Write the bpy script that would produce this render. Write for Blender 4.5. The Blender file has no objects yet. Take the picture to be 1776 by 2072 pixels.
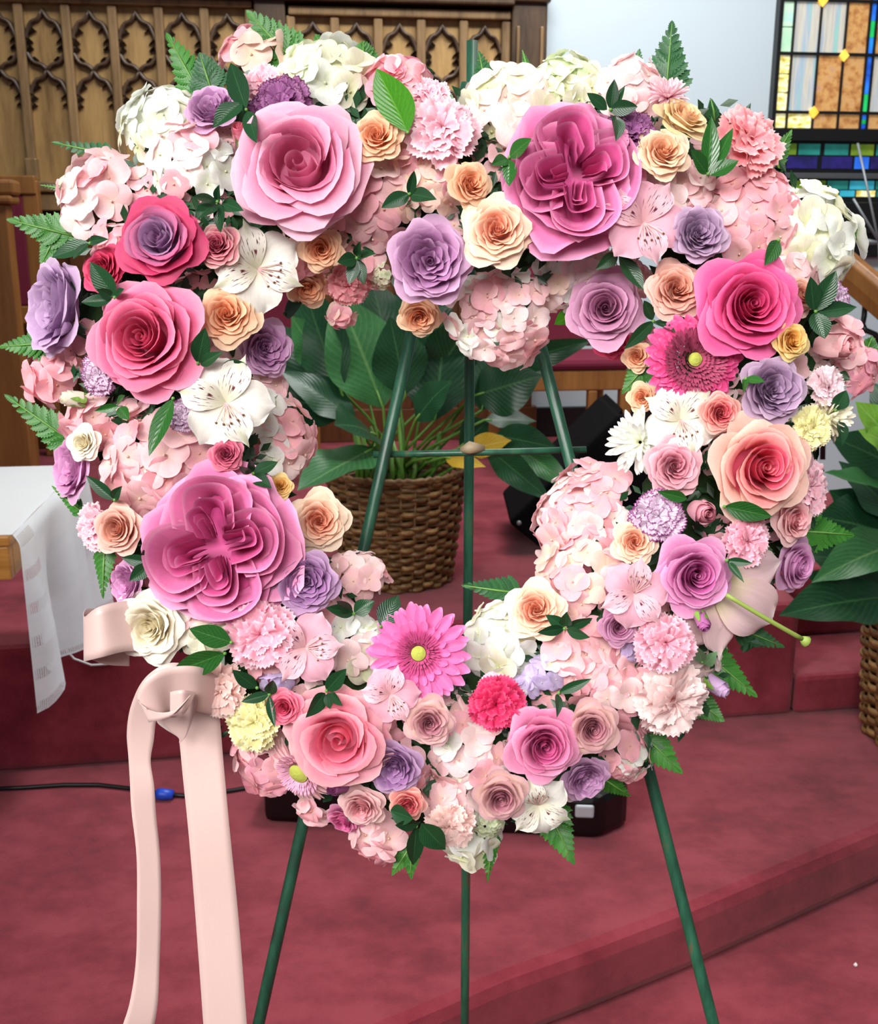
import bpy, math, random
import numpy as np
from mathutils import Vector, Matrix

SC = bpy.context.scene
COL = SC.collection
RNG = random.Random(7)
NR = np.random.RandomState(11)

# ------------------------------------------------------------------ camera, world, lights, exposure
F = 2150.0                      # focal length in pixels of the 1776 x 2072 frame
PITCH = math.radians(14.5)
CAMZ = 1.5
cd = bpy.data.cameras.new('camera')
cd.sensor_fit = 'HORIZONTAL'
cd.sensor_width = 36.0
cd.lens = 36.0 * F / 1776.0
cd.clip_start = 0.05
cd.dof.use_dof = True
cd.dof.focus_distance = 0.95
cd.dof.aperture_fstop = 20.0
cam = bpy.data.objects.new('camera', cd)
COL.objects.link(cam)
cam.location = (0, 0, CAMZ)
cam.rotation_euler = (math.pi / 2 - PITCH, 0, 0)
SC.camera = cam

w = bpy.data.worlds.new('world')
SC.world = w
w.use_nodes = True
w.node_tree.nodes['Background'].inputs[0].default_value = (0.93, 0.97, 1.0, 1)
w.node_tree.nodes['Background'].inputs[1].default_value = 0.16


def area(name, loc, target, size, power, color):
    l = bpy.data.lights.new(name, 'AREA')
    l.shape = 'RECTANGLE'
    l.size, l.size_y = size
    l.energy = power
    l.color = color
    o = bpy.data.objects.new(name, l)
    COL.objects.link(o)
    o.location = loc
    o.rotation_euler = (Vector(target) - Vector(loc)).to_track_quat('-Z', 'Y').to_euler()
    return o


l1 = area('nave_ceiling_light', (-1.9, -0.95, 2.7), (0.02, 0.95, 1.28), (1.7, 1.2), 16.5, (1.0, 0.97, 0.94))
l1.data.spread = math.radians(58)
l2 = area('nave_ceiling_light_two', (-0.2, -1.5, 2.7), (0.1, 0.95, 1.28), (1.2, 0.9), 7.5, (1.0, 0.97, 0.94))
l2.data.spread = math.radians(48)
area('chancel_ceiling_light', (0.9, 3.9, 4.2), (0.8, 3.8, 0), (2.8, 1.2), 105, (1.0, 0.98, 0.95))
l4 = area('wall_wash_fill', (0.3, 2.9, 4.3), (0.2, 5.5, 1.9), (3.4, 0.5), 48, (0.96, 0.99, 1.0))  # added wash that brightens the back wall, not a known fixture
l4.data.spread = math.radians(110)
l5 = area('carpet_fill_light', (0.9, 0.95, 4.2), (0.9, 1.1, 0), (0.9, 0.9), 8.5, (1.0, 0.97, 0.94))  # added overhead fill that lifts the front carpet
l5.data.spread = math.radians(54)
l6 = area('cloth_fill_light', (0.7, 2.7, 3.6), (-1.1, 2.35, 0.8), (0.4, 0.4), 6, (0.97, 0.99, 1.0))  # added fill that whitens the lace cloth, placed to miss the riser
l6.data.spread = math.radians(50)
SC.view_settings.view_transform = 'Standard'
SC.view_settings.look = 'None'
SC.view_settings.exposure = 0.0
SC.view_settings.gamma = 1.0
SC.view_settings.use_curve_mapping = False

# ------------------------------------------------------------------ geometry helpers
CAM = np.array([0, 0, CAMZ])
FW = np.array([0, math.cos(PITCH), -math.sin(PITCH)])
UP = np.array([0, math.sin(PITCH), math.cos(PITCH)])
RT = np.array([1.0, 0, 0])


def ray(u, v):
    return FW + RT * ((u - 888) / F) + UP * ((1036 - v) / F)


def P(u, v, d):
    return CAM + ray(u, v) * d


def G(u, v, z):
    r = ray(u, v)
    return CAM + r * ((z - CAMZ) / r[2])


PSI = math.radians(7)
WN = np.array([-math.sin(PSI), math.cos(PSI), 0])
WX = np.array([math.cos(PSI), math.sin(PSI), 0])
W0 = np.array([0, 5.4, 0])


def WP(s, z, off=0.0):
    """A point at s along the back wall, height z, off metres in front of it."""
    p = W0 + WX * s - WN * off
    return np.array([p[0], p[1], z])


def s2l(c):
    return tuple(x / 12.92 if x <= 0.04045 else ((x + 0.055) / 1.055) ** 2.4 for x in c)


def hx(h, g=1.0):
    return s2l(tuple(min(1, int(h[i:i + 2], 16) / 255.0 * g) for i in (0, 2, 4)))


def mixc(a, b, t):
    return tuple(a[i] + (b[i] - a[i]) * t for i in range(3))


class MB:
    """Collects vertices, faces and uvs of ONE mesh."""

    def __init__(self):
        self.v, self.f, self.uv, self.n = [], [], [], 0

    def add(self, verts, faces, uvs=None):
        verts = np.asarray(verts, float).reshape(-1, 3)
        uvs = np.zeros((len(verts), 2)) if uvs is None else np.asarray(uvs, float).reshape(-1, 2)
        self.v.append(verts)
        self.uv.append(uvs)
        self.f.extend(tuple(i + self.n for i in f) for f in faces)
        self.n += len(verts)
        return self

    def grid(self, X, Y, Z, U=None, V=None, wrap=False):
        nt, nu = X.shape
        if U is None:
            V, U = np.meshgrid(np.linspace(0, 1, nt), np.linspace(0, 1, nu), indexing='ij')
        fs = []
        for i in range(nt - 1):
            for j in range(nu if wrap else nu - 1):
                k = (j + 1) % nu
                fs.append((i * nu + j, i * nu + k, (i + 1) * nu + k, (i + 1) * nu + j))
        return self.add(np.stack([X, Y, Z], -1).reshape(-1, 3), fs, np.stack([U, V], -1).reshape(-1, 2))

    def box(self, lo, hi, M=None):
        x0, y0, z0 = lo
        x1, y1, z1 = hi
        v = np.array([(x0, y0, z0), (x1, y0, z0), (x1, y1, z0), (x0, y1, z0), (x0, y0, z1), (x1, y0, z1), (x1, y1, z1), (x0, y1, z1)], float)
        if M is not None:
            v = np.array([M(p) for p in v])
        return self.add(v, [(0, 3, 2, 1), (4, 5, 6, 7), (0, 1, 5, 4), (1, 2, 6, 5), (2, 3, 7, 6), (3, 0, 4, 7)])

    def tube(self, pts, rad, n=8, cap=True):
        pts = np.asarray(pts, float)
        m = len(pts)
        rad = np.full(m, rad, float) if np.isscalar(rad) else np.asarray(rad, float)
        tan = np.gradient(pts, axis=0)
        tan /= np.linalg.norm(tan, axis=1)[:, None] + 1e-12
        ref = np.array([0, 0, 1.0]) if abs(tan[0][2]) < 0.9 else np.array([1.0, 0, 0])
        a = np.cross(tan[0], ref)
        a /= np.linalg.norm(a)
        vs = []
        for i in range(m):
            a = a - tan[i] * np.dot(a, tan[i])
            a /= np.linalg.norm(a) + 1e-12
            b = np.cross(tan[i], a)
            for k in range(n):
                t = 2 * math.pi * k / n
                vs.append(pts[i] + rad[i] * (math.cos(t) * a + math.sin(t) * b))
        fs = [(i * n + k, i * n + (k + 1) % n, (i + 1) * n + (k + 1) % n, (i + 1) * n + k) for i in range(m - 1) for k in range(n)]
        if cap:
            fs += [tuple(range(n))[::-1], tuple((m - 1) * n + k for k in range(n))]
        uv = [(k / n, i / max(1, m - 1)) for i in range(m) for k in range(n)]
        return self.add(vs, fs, uv)

    def prism(self, poly, z0, z1):
        n = len(poly)
        v = [(x, y, z0) for x, y in poly] + [(x, y, z1) for x, y in poly]
        return self.add(v, [tuple(range(n))[::-1], tuple(range(n, 2 * n))] + [(i, (i + 1) % n, n + (i + 1) % n, n + i) for i in range(n)])

    def mesh(self, name, smooth=True):
        me = bpy.data.meshes.new(name)
        v = np.concatenate(self.v)
        uv = np.concatenate(self.uv)
        me.from_pydata(v.tolist(), [], self.f)
        lay = me.uv_layers.new(name='UVMap')
        idx = np.empty(len(me.loops), dtype=np.int32)
        me.loops.foreach_get('vertex_index', idx)
        lay.data.foreach_set('uv', uv[idx].astype(np.float32).ravel())
        me.polygons.foreach_set('use_smooth', [smooth] * len(me.polygons))
        me.update()
        return me

    def build(self, name, m, parent=None, smooth=True, bevel=0.0):
        me = self.mesh(name, smooth)
        me.materials.append(m)
        o = bpy.data.objects.new(name, me)
        COL.objects.link(o)
        if parent is not None:
            o.parent = parent
        if bevel:
            b = o.modifiers.new('bevel', 'BEVEL')
            b.width = bevel
            b.segments = 2
            b.limit_method = 'ANGLE'
        return o


def tag(o, label=None, cat=None, group=None, kind=None):
    for k, x in (('label', label), ('category', cat), ('group', group), ('kind', kind)):
        if x:
            o[k] = x
    return o


def thing(name, label, cat, M=None, group=None):
    o = bpy.data.objects.new(name, None)
    o.empty_display_size = 0.02
    COL.objects.link(o)
    if M is not None:
        o.matrix_basis = M
    return tag(o, label, cat, group)


def inst(name, me, parent, M, mat):
    """A part: shared mesh data, its own object and its own material slot."""
    o = bpy.data.objects.new(name, me)
    COL.objects.link(o)
    o.parent = parent
    o.matrix_basis = M
    if mat is not None:
        o.material_slots[0].link = 'OBJECT'
        o.material_slots[0].material = mat
    return o


def RZ(a):
    return Matrix.Rotation(a, 4, 'Z')


# ------------------------------------------------------------------ materials
class NT:
    def __init__(self, name):
        self.m = bpy.data.materials.new(name)
        self.m.use_nodes = True
        self.t = self.m.node_tree
        self.t.nodes.clear()
        self.out = self.n('ShaderNodeOutputMaterial')

    def n(self, kind, **kw):
        x = self.t.nodes.new(kind)
        for k, val in kw.items():
            setattr(x, k, val)
        return x

    def l(self, a, b):
        self.t.links.new(a, b)

    def put(self, sock, val):
        if hasattr(val, 'is_linked') or hasattr(val, 'links'):
            self.l(val, sock)
        else:
            sock.default_value = val

    def math(self, op, a, b=0.0, clamp=False):
        x = self.n('ShaderNodeMath', operation=op, use_clamp=clamp)
        self.put(x.inputs[0], a)
        self.put(x.inputs[1], b)
        return x.outputs[0]

    def mix(self, f, a, b, mode='MIX'):
        x = self.n('ShaderNodeMix', data_type='RGBA', blend_type=mode)
        self.put(x.inputs[0], f)
        self.put(x.inputs[6], a if not isinstance(a, tuple) else (*a[:3], 1))
        self.put(x.inputs[7], b if not isinstance(b, tuple) else (*b[:3], 1))
        return x.outputs[2]

    def ramp(self, f, stops, interp='LINEAR'):
        x = self.n('ShaderNodeValToRGB')
        r = x.color_ramp
        r.interpolation = interp
        while len(r.elements) > 1:
            r.elements.remove(r.elements[-1])
        for i, (p, c) in enumerate(stops):
            e = r.elements[0] if i == 0 else r.elements.new(p)
            e.position = p
            e.color = (*c[:3], 1) if not isinstance(c, (int, float)) else (c, c, c, 1)
        self.l(f, x.inputs[0])
        return x.outputs[0]

    def uv(self):
        x = self.n('ShaderNodeTexCoord')
        s = self.n('ShaderNodeSeparateXYZ')
        self.l(x.outputs['UV'], s.inputs[0])
        return x, s.outputs[0], s.outputs[1]

    def noise(self, vec, scale, detail=3.0, rough=0.5, map_scale=None):
        if map_scale is not None:
            mp = self.n('ShaderNodeMapping')
            mp.inputs['Scale'].default_value = map_scale
            self.l(vec, mp.inputs[0])
            vec = mp.outputs[0]
        x = self.n('ShaderNodeTexNoise')
        x.inputs['Scale'].default_value = scale
        x.inputs['Detail'].default_value = detail
        x.inputs['Roughness'].default_value = rough
        self.l(vec, x.inputs['Vector'])
        return x.outputs['Fac']

    def bump(self, h, strength, dist=0.002):
        x = self.n('ShaderNodeBump')
        x.inputs['Strength'].default_value = strength
        x.inputs['Distance'].default_value = dist
        self.l(h, x.inputs['Height'])
        return x.outputs[0]

    def bsdf(self, color, rough=0.5, spec=0.5, normal=None, trans=0.0, metal=0.0, sheen=0.0, coat=0.0):
        p = self.n('ShaderNodeBsdfPrincipled')
        self.put(p.inputs['Base Color'], color if not isinstance(color, tuple) else (*color[:3], 1))
        self.put(p.inputs['Roughness'], rough)
        p.inputs['Specular IOR Level'].default_value = spec
        p.inputs['Metallic'].default_value = metal
        p.inputs['Sheen Weight'].default_value = sheen
        p.inputs['Coat Weight'].default_value = coat
        if normal is not None:
            self.l(normal, p.inputs['Normal'])
        res = p.outputs[0]
        if trans:
            t = self.n('ShaderNodeBsdfTranslucent')
            self.put(t.inputs['Color'], color if not isinstance(color, tuple) else (*color[:3], 1))
            mx = self.n('ShaderNodeMixShader')
            mx.inputs[0].default_value = trans
            self.l(res, mx.inputs[1])
            self.l(t.outputs[0], mx.inputs[2])
            res = mx.outputs[0]
        self.l(res, self.out.inputs[0])
        return self.m


def petal_mat(name, base, mid, rim, trans=0.34, rough=0.5, streak=None, edge=None, spots=None):
    k = NT(name)
    tc, U, V = k.uv()
    oi = k.n('ShaderNodeObjectInfo')
    col = k.ramp(V, [(0.0, base), (0.5, mid), (0.86, mid), (1.0, rim)])
    fine = k.noise(tc.outputs['UV'], 1.0, 3, 0.6, (16, 2.2, 1))
    if streak is not None:          # coloured edge and streaks running up the petal
        f = k.ramp(fine, [(0.43, 0.0), (0.60, 1.0)])
        g = k.ramp(V, [(0.0, 0.0), (0.5, 0.15), (0.85, 0.6), (0.97, 1.0)])
        f2 = k.math('MULTIPLY', f, g)
        rimf = k.ramp(V, [(0.92, 0.0), (0.98, 1.0)])
        col = k.mix(k.math('MAXIMUM', f2, rimf), col, streak)
    if spots is not None:           # dark dashes of the alstroemeria
        d = k.noise(tc.outputs['UV'], 1.0, 1, 0.4, (24, 4.5, 1))
        f = k.ramp(d, [(0.60, 0.0), (0.645, 1.0)])
        g = k.ramp(V, [(0.12, 0.0), (0.25, 1.0), (0.66, 1.0), (0.8, 0.0)])
        col = k.mix(k.math('MULTIPLY', f, g), col, spots)
        if edge is not None:
            c = k.math('ABSOLUTE', k.math('SUBTRACT', U, 0.5))
            col = k.mix(k.math('MULTIPLY', k.ramp(c, [(0.0, 0.9), (0.16, 0.0)]), k.ramp(V, [(0.55, 0.0), (0.95, 0.7)])), col, edge)
    v = k.n('ShaderNodeHueSaturation')
    k.l(col, v.inputs['Color'])
    k.l(k.math('ADD', k.math('MULTIPLY', oi.outputs['Random'], 0.14), 0.92), v.inputs['Value'])
    soft = k.ramp(fine, [(0.3, 0.93), (0.7, 1.05)])
    c2 = k.mix(1.0, v.outputs[0], soft, 'MULTIPLY')
    return k.bsdf(c2, rough, 0.28, k.bump(fine, 0.10, 0.002), trans)


def simple(name, color, rough=0.5, spec=0.5, trans=0.0, metal=0.0, var=0.0, scale=30, bump=0.0, coat=0.0, stretch=None):
    k = NT(name)
    tc = k.n('ShaderNodeTexCoord')
    col = color
    nrm = None
    if var or bump:
        nz = k.noise(tc.outputs['Object'], scale, 4, 0.6, stretch)
        if var:
            col = k.mix(nz, tuple(c * (1 - var) for c in color), tuple(min(1, c * (1 + var)) for c in color))
        if bump:
            nrm = k.bump(nz, bump)
    return k.bsdf(col, rough, spec, nrm, trans, metal, 0, coat)


def leaf_mat(name, dark, light, rib, rough=0.35, veins=46.0, trans=0.18, spec=0.5):
    k = NT(name)
    tc, U, V = k.uv()
    oi = k.n('ShaderNodeObjectInfo')
    c = k.math('ABSOLUTE', k.math('SUBTRACT', U, 0.5))
    ph = k.math('MULTIPLY', k.math('SUBTRACT', V, k.math('MULTIPLY', c, 0.7)), veins)
    wv = k.math('SINE', ph)
    w01 = k.math('ADD', k.math('MULTIPLY', wv, 0.5), 0.5)
    nz = k.noise(tc.outputs['Object'], 25, 3)
    f = k.math('ADD', k.math('MULTIPLY', nz, 0.9), k.math('MULTIPLY', k.math('SUBTRACT', oi.outputs['Random'], 0.5), 0.5), True)
    col = k.mix(f, dark, light)
    col = k.mix(k.math('MULTIPLY', k.ramp(w01, [(0.75, 0.0), (1.0, 1.0)]), 0.12), col, rib)
    col = k.mix(k.math('MULTIPLY', k.ramp(c, [(0.0, 1.0), (0.03, 0.0)]), 0.5), col, rib)
    return k.bsdf(col, rough, spec, k.bump(w01, 0.12, 0.002), trans)


def wood_mat(name, dark, light, scale=(18, 18, 1.6), rough=0.38, coat=0.1):
    k = NT(name)
    tc = k.n('ShaderNodeTexCoord')
    a = k.noise(tc.outputs['Object'], 1.0, 6, 0.65, scale)
    b = k.noise(tc.outputs['Object'], 1.0, 4, 0.7, tuple(x * 4.5 for x in scale))
    f = k.math('ADD', k.math('MULTIPLY', a, 0.75), k.math('MULTIPLY', b, 0.35))
    col = k.ramp(f, [(0.34, dark), (0.52, mixc(dark, light, 0.55)), (0.72, light)])
    return k.bsdf(col, rough, 0.4, k.bump(b, 0.12, 0.003), 0, 0, 0, coat)


def carpet_mat():
    k = NT('maroon carpet')
    tc = k.n('ShaderNodeTexCoord')
    o = tc.outputs['Object']
    a = k.noise(o, 4.5, 5, 0.62, (1.0, 1.7, 1.0))
    b = k.noise(o, 17, 4, 0.65)
    g = k.noise(o, 420, 2, 0.7)
    f = k.math('ADD', k.math('MULTIPLY', a, 0.75), k.math('MULTIPLY', b, 0.35))
    col = k.ramp(f, [(0.36, hx('58141f')), (0.5, hx('782430')), (0.66, hx('8f3743'))])
    col = k.mix(k.ramp(g, [(0.3, 0.0), (0.7, 0.35)]), col, hx('93404d'))
    return k.bsdf(col, 0.95, 0.08, k.bump(g, 0.5, 0.004), 0, 0, 0.15)

# ------------------------------------------------------------------ flower meshes (unit size, +Z looks out of the flower)
MESH = {}


def cached(key, fn):
    if key not in MESH:
        MESH[key] = fn()
    return MESH[key]


def rose_petal(Rr, zr, Rb, zb, W, sp=0.1, curl=0.1, curlz=0.06, c=0.3, p=2.6, wav=0.02, point=0.0, seed=0, nu=11, nt=9):
    r_ = np.random.RandomState(seed)
    V, Uu = np.meshgrid(np.linspace(0, 1, nt), np.linspace(-1, 1, nu), indexing='ij')
    au = np.abs(Uu)
    tt = V * (1 - c * au ** p)
    wid = math.radians(W) * (0.45 + 0.55 * np.sin(np.pi / 2 * np.minimum(1, V * 1.5)))
    ang = Uu * wid
    ph, ph2 = r_.uniform(0, 6.28, 2)
    R = Rb + (Rr - Rb) * tt ** 0.85
    k = np.clip((tt - 0.66) / 0.34, 0, 1)
    R = R + curl * k ** 2 * (0.75 + 0.45 * np.sin(2.2 * Uu + ph))
    Z = zb + (zr - zb) * (1 - (1 - tt) ** 1.7)
    Z = Z - curlz * k ** 2.2 * (0.7 + 0.6 * np.sin(1.7 * Uu + ph2)) + point * k ** 3 * np.exp(-(Uu * 3.2) ** 2)
    R = R + point * 0.5 * k ** 2 * np.exp(-(Uu * 3.5) ** 2)
    R = R * (1 + sp * Uu) + wav * np.sin(5.3 * Uu + ph) * V ** 2 + 0.5 * wav * np.sin(9 * Uu + ph2) * V ** 4
    Z = Z + wav * np.sin(4.1 * Uu + ph2) * V ** 2
    m = MB().grid(R * np.cos(ang), R * np.sin(ang), Z, (Uu + 1) / 2, V * (1 - 0.12 * au ** 4))
    return m.mesh('petal')


def rose_heart(r=0.11, z0=-0.2, z1=0.52, turns=1.6, seed=0):
    """The rolled innermost petal."""
    nu, nt = 30, 6
    V, Uu = np.meshgrid(np.linspace(0, 1, nt), np.linspace(0, 1, nu), indexing='ij')
    a = Uu * turns * 2 * math.pi + seed
    R = r * (0.15 + 0.85 * Uu) * (1.12 - 0.28 * V) + 0.015 * V ** 6
    Z = z0 + (z1 - z0) * V - 0.05 * (1 - Uu) * V + 0.012 * np.sin(a * 1.3)
    return MB().grid(R * np.cos(a), R * np.sin(a), Z, Uu, V).mesh('petal')


def fold_petal(L, Wd, zr, depth=0.42, seed=0):
    """A petal folded into a U that runs out from the middle, as in a quartered garden rose."""
    r_ = np.random.RandomState(seed)
    nu, nt = 19, 6
    V, S = np.meshgrid(np.linspace(0, 1, nt), np.linspace(-1, 1, nu), indexing='ij')
    ph = r_.uniform(0, 6.28)
    rho = 0.08 + (L - 0.08) * np.cos(S * math.pi / 2 * 0.97) ** 0.55
    lam = Wd * np.sin(S * math.pi * 0.62) * 1.08
    k = V
    rr = rho * (0.82 + 0.18 * k) + 0.03 * k ** 6
    ll = lam * (0.4 + 0.6 * k) + 0.02 * np.sin(6 * S + ph) * k ** 2 + np.sign(S) * 0.012 * k ** 6
    Z = zr - depth * (1 - k) + 0.05 * np.cos(S * 2) * k + 0.03 * np.sin(5 * S + ph) * k ** 2 - 0.1 * rho * k
    return MB().grid(rr, ll, Z, (S + 1) / 2, V).mesh('petal')


# layers: (petals, Rr, zr, Rb, zb, W, spiral, curl, curlz, c, p, wav, point, zone)
STY = {
    'spiral': dict(heart=(0.12, 0.50), layers=[
        (2, .17, .53, .10, -.1, 105, .22, .00, .00, .16, 2.2, .008, .00, 0),
        (3, .26, .55, .16, -.1, 88, .20, .01, .00, .18, 2.2, .010, .00, 0),
        (3, .37, .55, .22, -.1, 84, .17, .03, .01, .20, 2.3, .012, .01, 0),
        (3, .50, .51, .28, -.12, 80, .15, .06, .03, .24, 2.4, .016, .02, 1),
        (4, .62, .44, .33, -.14, 66, .13, .09, .06, .26, 2.4, .020, .03, 1),
        (4, .75, .33, .36, -.18, 62, .12, .12, .10, .28, 2.4, .026, .04, 2),
        (5, .88, .16, .34, -.22, 55, .10, .13, .16, .30, 2.2, .034, .05, 2)]),
    'open': dict(heart=(0.24, 0.40), layers=[      # large rose with a bare, high bud in its middle
        (2, .35, .43, .27, -.1, 112, .16, .00, .00, .10, 2.0, .012, .05, 0),
        (3, .47, .42, .30, -.15, 84, .15, .04, .01, .20, 2.0, .02, .07, 0),
        (3, .56, .46, .30, -.15, 78, .15, .14, .08, .20, 2.2, .022, .02, 1),
        (4, .68, .38, .34, -.18, 68, .15, .16, .12, .22, 2.4, .026, .04, 1),
        (4, .82, .24, .36, -.22, 62, .13, .16, .16, .26, 2.4, .032, .06, 2),
        (5, .96, .06, .34, -.24, 54, .10, .10, .16, .30, 2.0, .04, .08, 2)]),
    'spray': dict(heart=(0.10, 0.44), layers=[
        (3, .17, .46, .08, -.1, 70, .22, .01, .00, .22, 2.0, .014, .00, 0),
        (4, .27, .48, .14, -.1, 58, .2, .02, .00, .24, 2.0, .018, .01, 0),
        (4, .38, .47, .20, -.1, 58, .18, .03, .01, .26, 2.0, .022, .02, 0),
        (5, .50, .43, .26, -.12, 52, .16, .05, .03, .28, 2.0, .026, .03, 1),
        (5, .63, .36, .30, -.14, 52, .14, .08, .06, .28, 2.0, .03, .03, 1),
        (5, .77, .24, .32, -.18, 52, .12, .10, .10, .30, 2.0, .036, .04, 2),
        (5, .90, .08, .30, -.22, 54, .10, .10, .14, .30, 2.0, .042, .05, 2)]),
    'cup': dict(heart=(0.13, 0.26), layers=[       # deep cup of many pointed petals
        (4, .20, .27, .07, -.15, 52, .10, .00, .00, .42, 1.7, .02, .05, 1),
        (4, .32, .31, .14, -.15, 54, .10, .00, .00, .40, 1.8, .024, .05, 0),
        (5, .44, .36, .22, -.15, 46, .10, .00, .00, .40, 1.8, .026, .05, 1),
        (6, .57, .40, .32, -.15, 42, .10, .01, .00, .38, 1.8, .028, .05, 0),
        (6, .70, .39, .40, -.18, 42, .10, .04, .02, .36, 1.8, .03, .05, 1),
        (6, .82, .30, .42, -.22, 44, .10, .08, .07, .34, 1.9, .036, .05, 2),
        (5, .93, .12, .38, -.24, 52, .10, .09, .14, .32, 2.0, .04, .05, 2)]),
}
STY['garden'] = dict(heart=None, folds=True, layers=[
    (6, .76, .20, .40, -.2, 46, .10, .08, .05, .30, 2.0, .05, .04, 1),
    (6, .88, .10, .40, -.24, 48, .10, .08, .10, .30, 2.0, .05, .05, 1),
    (6, 1.0, -.04, .36, -.28, 50, .08, .06, .12, .28, 2.0, .06, .05, 2)])
STY['bud'] = dict(heart=(0.2, 0.95), layers=[
    (2, .30, .92, .34, -.35, 112, .12, -.06, .00, .2, 2.0, .02, .02, 0),
    (3, .36, .82, .46, -.4, 84, .10, -.04, .00, .26, 2.0, .02, .03, 1),
    (3, .46, .62, .52, -.42, 72, .08, .05, .04, .3, 2.0, .03, .03, 2)])

PALS = {}


def lift(c, k):
    return tuple(x + (1 - x) * k for x in c)



def palette(name, inner, outer, rim, base=None):
    a, b, r = (lift(hx(x), k) for x, k in ((inner, .03), (outer, .03), (rim, .03)))
    ba = hx(base) if base else None
    ms = []
    for k, t in enumerate((0.0, 0.5, 1.0)):
        c = mixc(a, b, t)
        rr = mixc(c, r, 0.35 + 0.4 * t)
        b0 = mixc(c, a, 0.5) if ba is None else mixc(c, ba, 0.6)  # an explicit base paints darker creases into the petal foot
        ms.append(petal_mat('%s petal %s' % (name, ('inner', 'middle', 'outer')[k]), b0, c, rr, 0.14 if name == 'rose pink' else 0.34))
    PALS[name] = ms


for args in (
        ('pink', 'da6d97', 'eba6c2', 'f6cfdd'), ('hot pink', 'd84674', 'ea6f9c', 'f3a0ba'), ('deep pink', 'd62f74', 'e8559a', 'f285b4'),
        ('rose pink', 'c84486', 'de82b0', 'f0aece', 'a82c6c'), ('peach cream', 'f5b294', 'f7dcc2', 'f6ecd2'), ('peach', 'f1a97e', 'f5caa4', 'f7dcbc'),
        ('pale peach', 'f2bb94', 'f6d6b6', 'f9e8d0'), ('cream yellow', 'f2c59c', 'f1deb0', 'ebe7a6'), ('magenta lavender', 'ba8cba', 'c21a5c', 'd83474'),
        ('red cream', 'bc3c60', 'd87c8c', 'f2d4c4'), ('crimson', 'c2164c', 'da2860', 'e85484'), ('lavender', 'b87eb0', 'cc9ec4', 'deb8d8'),
        ('lilac', 'c4a0c8', 'ccaad0', 'dec8e0'), ('mauve', 'b86f98', 'cc90b4', 'dfaecb'), ('dusty peach', 'e09c84', 'eab8a8', 'f3cfc4'),
        ('purple', 'a07ca2', 'be9fbe', 'd4bad2'), ('violet', 'a26ca6', 'b78eb8', 'ccaacc'), ('dusty pink', 'd8889c', 'e7acba', 'f2cccf'),
        ('coral peach', 'e85878', 'f5c2b2', 'f9dccb'), ('coral cream', 'd8505f', 'f09c94', 'fadfcc'), ('orchid', 'c4569c', 'e08fc2', 'eebcda'),
        ('blush', 'e59ea6', 'f0c2c2', 'f7dad4'), ('cream', 'f5ecd0', 'f9f3e6', 'fcf9f0'), ('light orchid', 'd28cc0', 'e0a8d2', 'ecc4de'), ('yellow', 'eab052', 'f4d486', 'f8e8b0'),
        ('antique', 'c07a8a', 'e2b8ae', 'd0a0b2'), ('salt pink', 'ee7896', 'f3a6b6', 'f8c8c6'), ('mid pink', 'd04e90', 'e88cb6', 'f3b4d0'),
        ('rosy red', 'b63660', 'cc587a', 'e48c9c'), ('coral pink', 'e04872', 'ee7896', 'f4a0b0'), ('magenta bud', 'a84c94', 'c474b0', 'd490c0')):
    palette(*args)

HP = {}


def single(name, base, mid, rim, **kw):
    HP[name] = petal_mat(name + ' petal', hx(base), hx(mid), hx(rim), **kw)


single('white floret', 'e4e8cc', 'f2f4ee', 'f8faf6')
single('cream floret', 'dfe3b0', 'f1efd8', 'f8f6e8')
single('green white floret', 'cfe0a4', 'e6efcf', 'f0f5e2')
single('blush floret', 'f5dcd2', 'fae4e3', 'fbe9ea')
single('pale pink floret', 'f4d2c6', 'f8ccd0', 'fadade')
single('pink floret', 'f3c2ba', 'f6b8c2', 'f9ccd4')
single('rose floret', 'f0b6b6', 'f4aec0', 'f7c2d0')
single('peach floret', 'f4dcc0', 'f7d8cb', 'f9e2d8')
single('lilac floret', 'd8cfe6', 'cdbce4', 'dccff0')
single('pink carnation', 'f08cA8', 'f6adc2', 'fbd6e0', rough=0.65)
single('soft pink carnation', 'eb9cb2', 'f7bfce', 'fce4ea', rough=0.65)
single('salmon carnation', 'ea7c88', 'f4a0a8', 'f9c8c8', rough=0.65)
single('blush carnation', 'f3c0bc', 'f9dad8', 'fbeae7', rough=0.65)
single('yellow carnation', 'e2d878', 'f0eaa8', 'f7f3cc', rough=0.65)
single('peach carnation', 'efb6aa', 'f7d2ca', 'fbe4de', rough=0.65)
single('crimson carnation', 'c00f48', 'dc2a62', 'ea5884', rough=0.65)
single('variegated carnation', 'e4c8e2', 'f3e4f2', 'f6ecf5', rough=0.6, streak=hx('8a2c7c'))
single('dark variegated carnation', '8c4a88', 'a868a0', 'c894bc', rough=0.6, streak=hx('5e184f'))
single('white pink carnation', 'ee8fac', 'f5d3dc', 'fbeff0', rough=0.6)
single('white chrysanthemum', 'eef0d4', 'f9faf4', 'fdfdfb')
single('cream chrysanthemum', 'eee8ae', 'f6f2da', 'fbf9ee')
single('pink gerbera', 'd94e98', 'e978b6', 'f09acb')
single('hot gerbera', 'd03080', 'e4508f', 'ee7cae')
single('pale gerbera', 'e09cac', 'f0bcc0', 'fbe8e6')
single('white alstroemeria', 'e6e6cc', 'f4f1e8', 'faf8f3')
single('white striped alstroemeria', 'e6e2c8', 'f3efe4', 'faf8f2', spots=hx('6a2a34'), edge=hx('a8bc60'))
single('pink alstroemeria', 'e2a4b0', 'e8aec0', 'f2c8d4')
single('pink striped alstroemeria', 'e9b8bc', 'efc0cc', 'f6d8dc', spots=hx('5c1a38'), edge=hx('dca0b0'))
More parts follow.
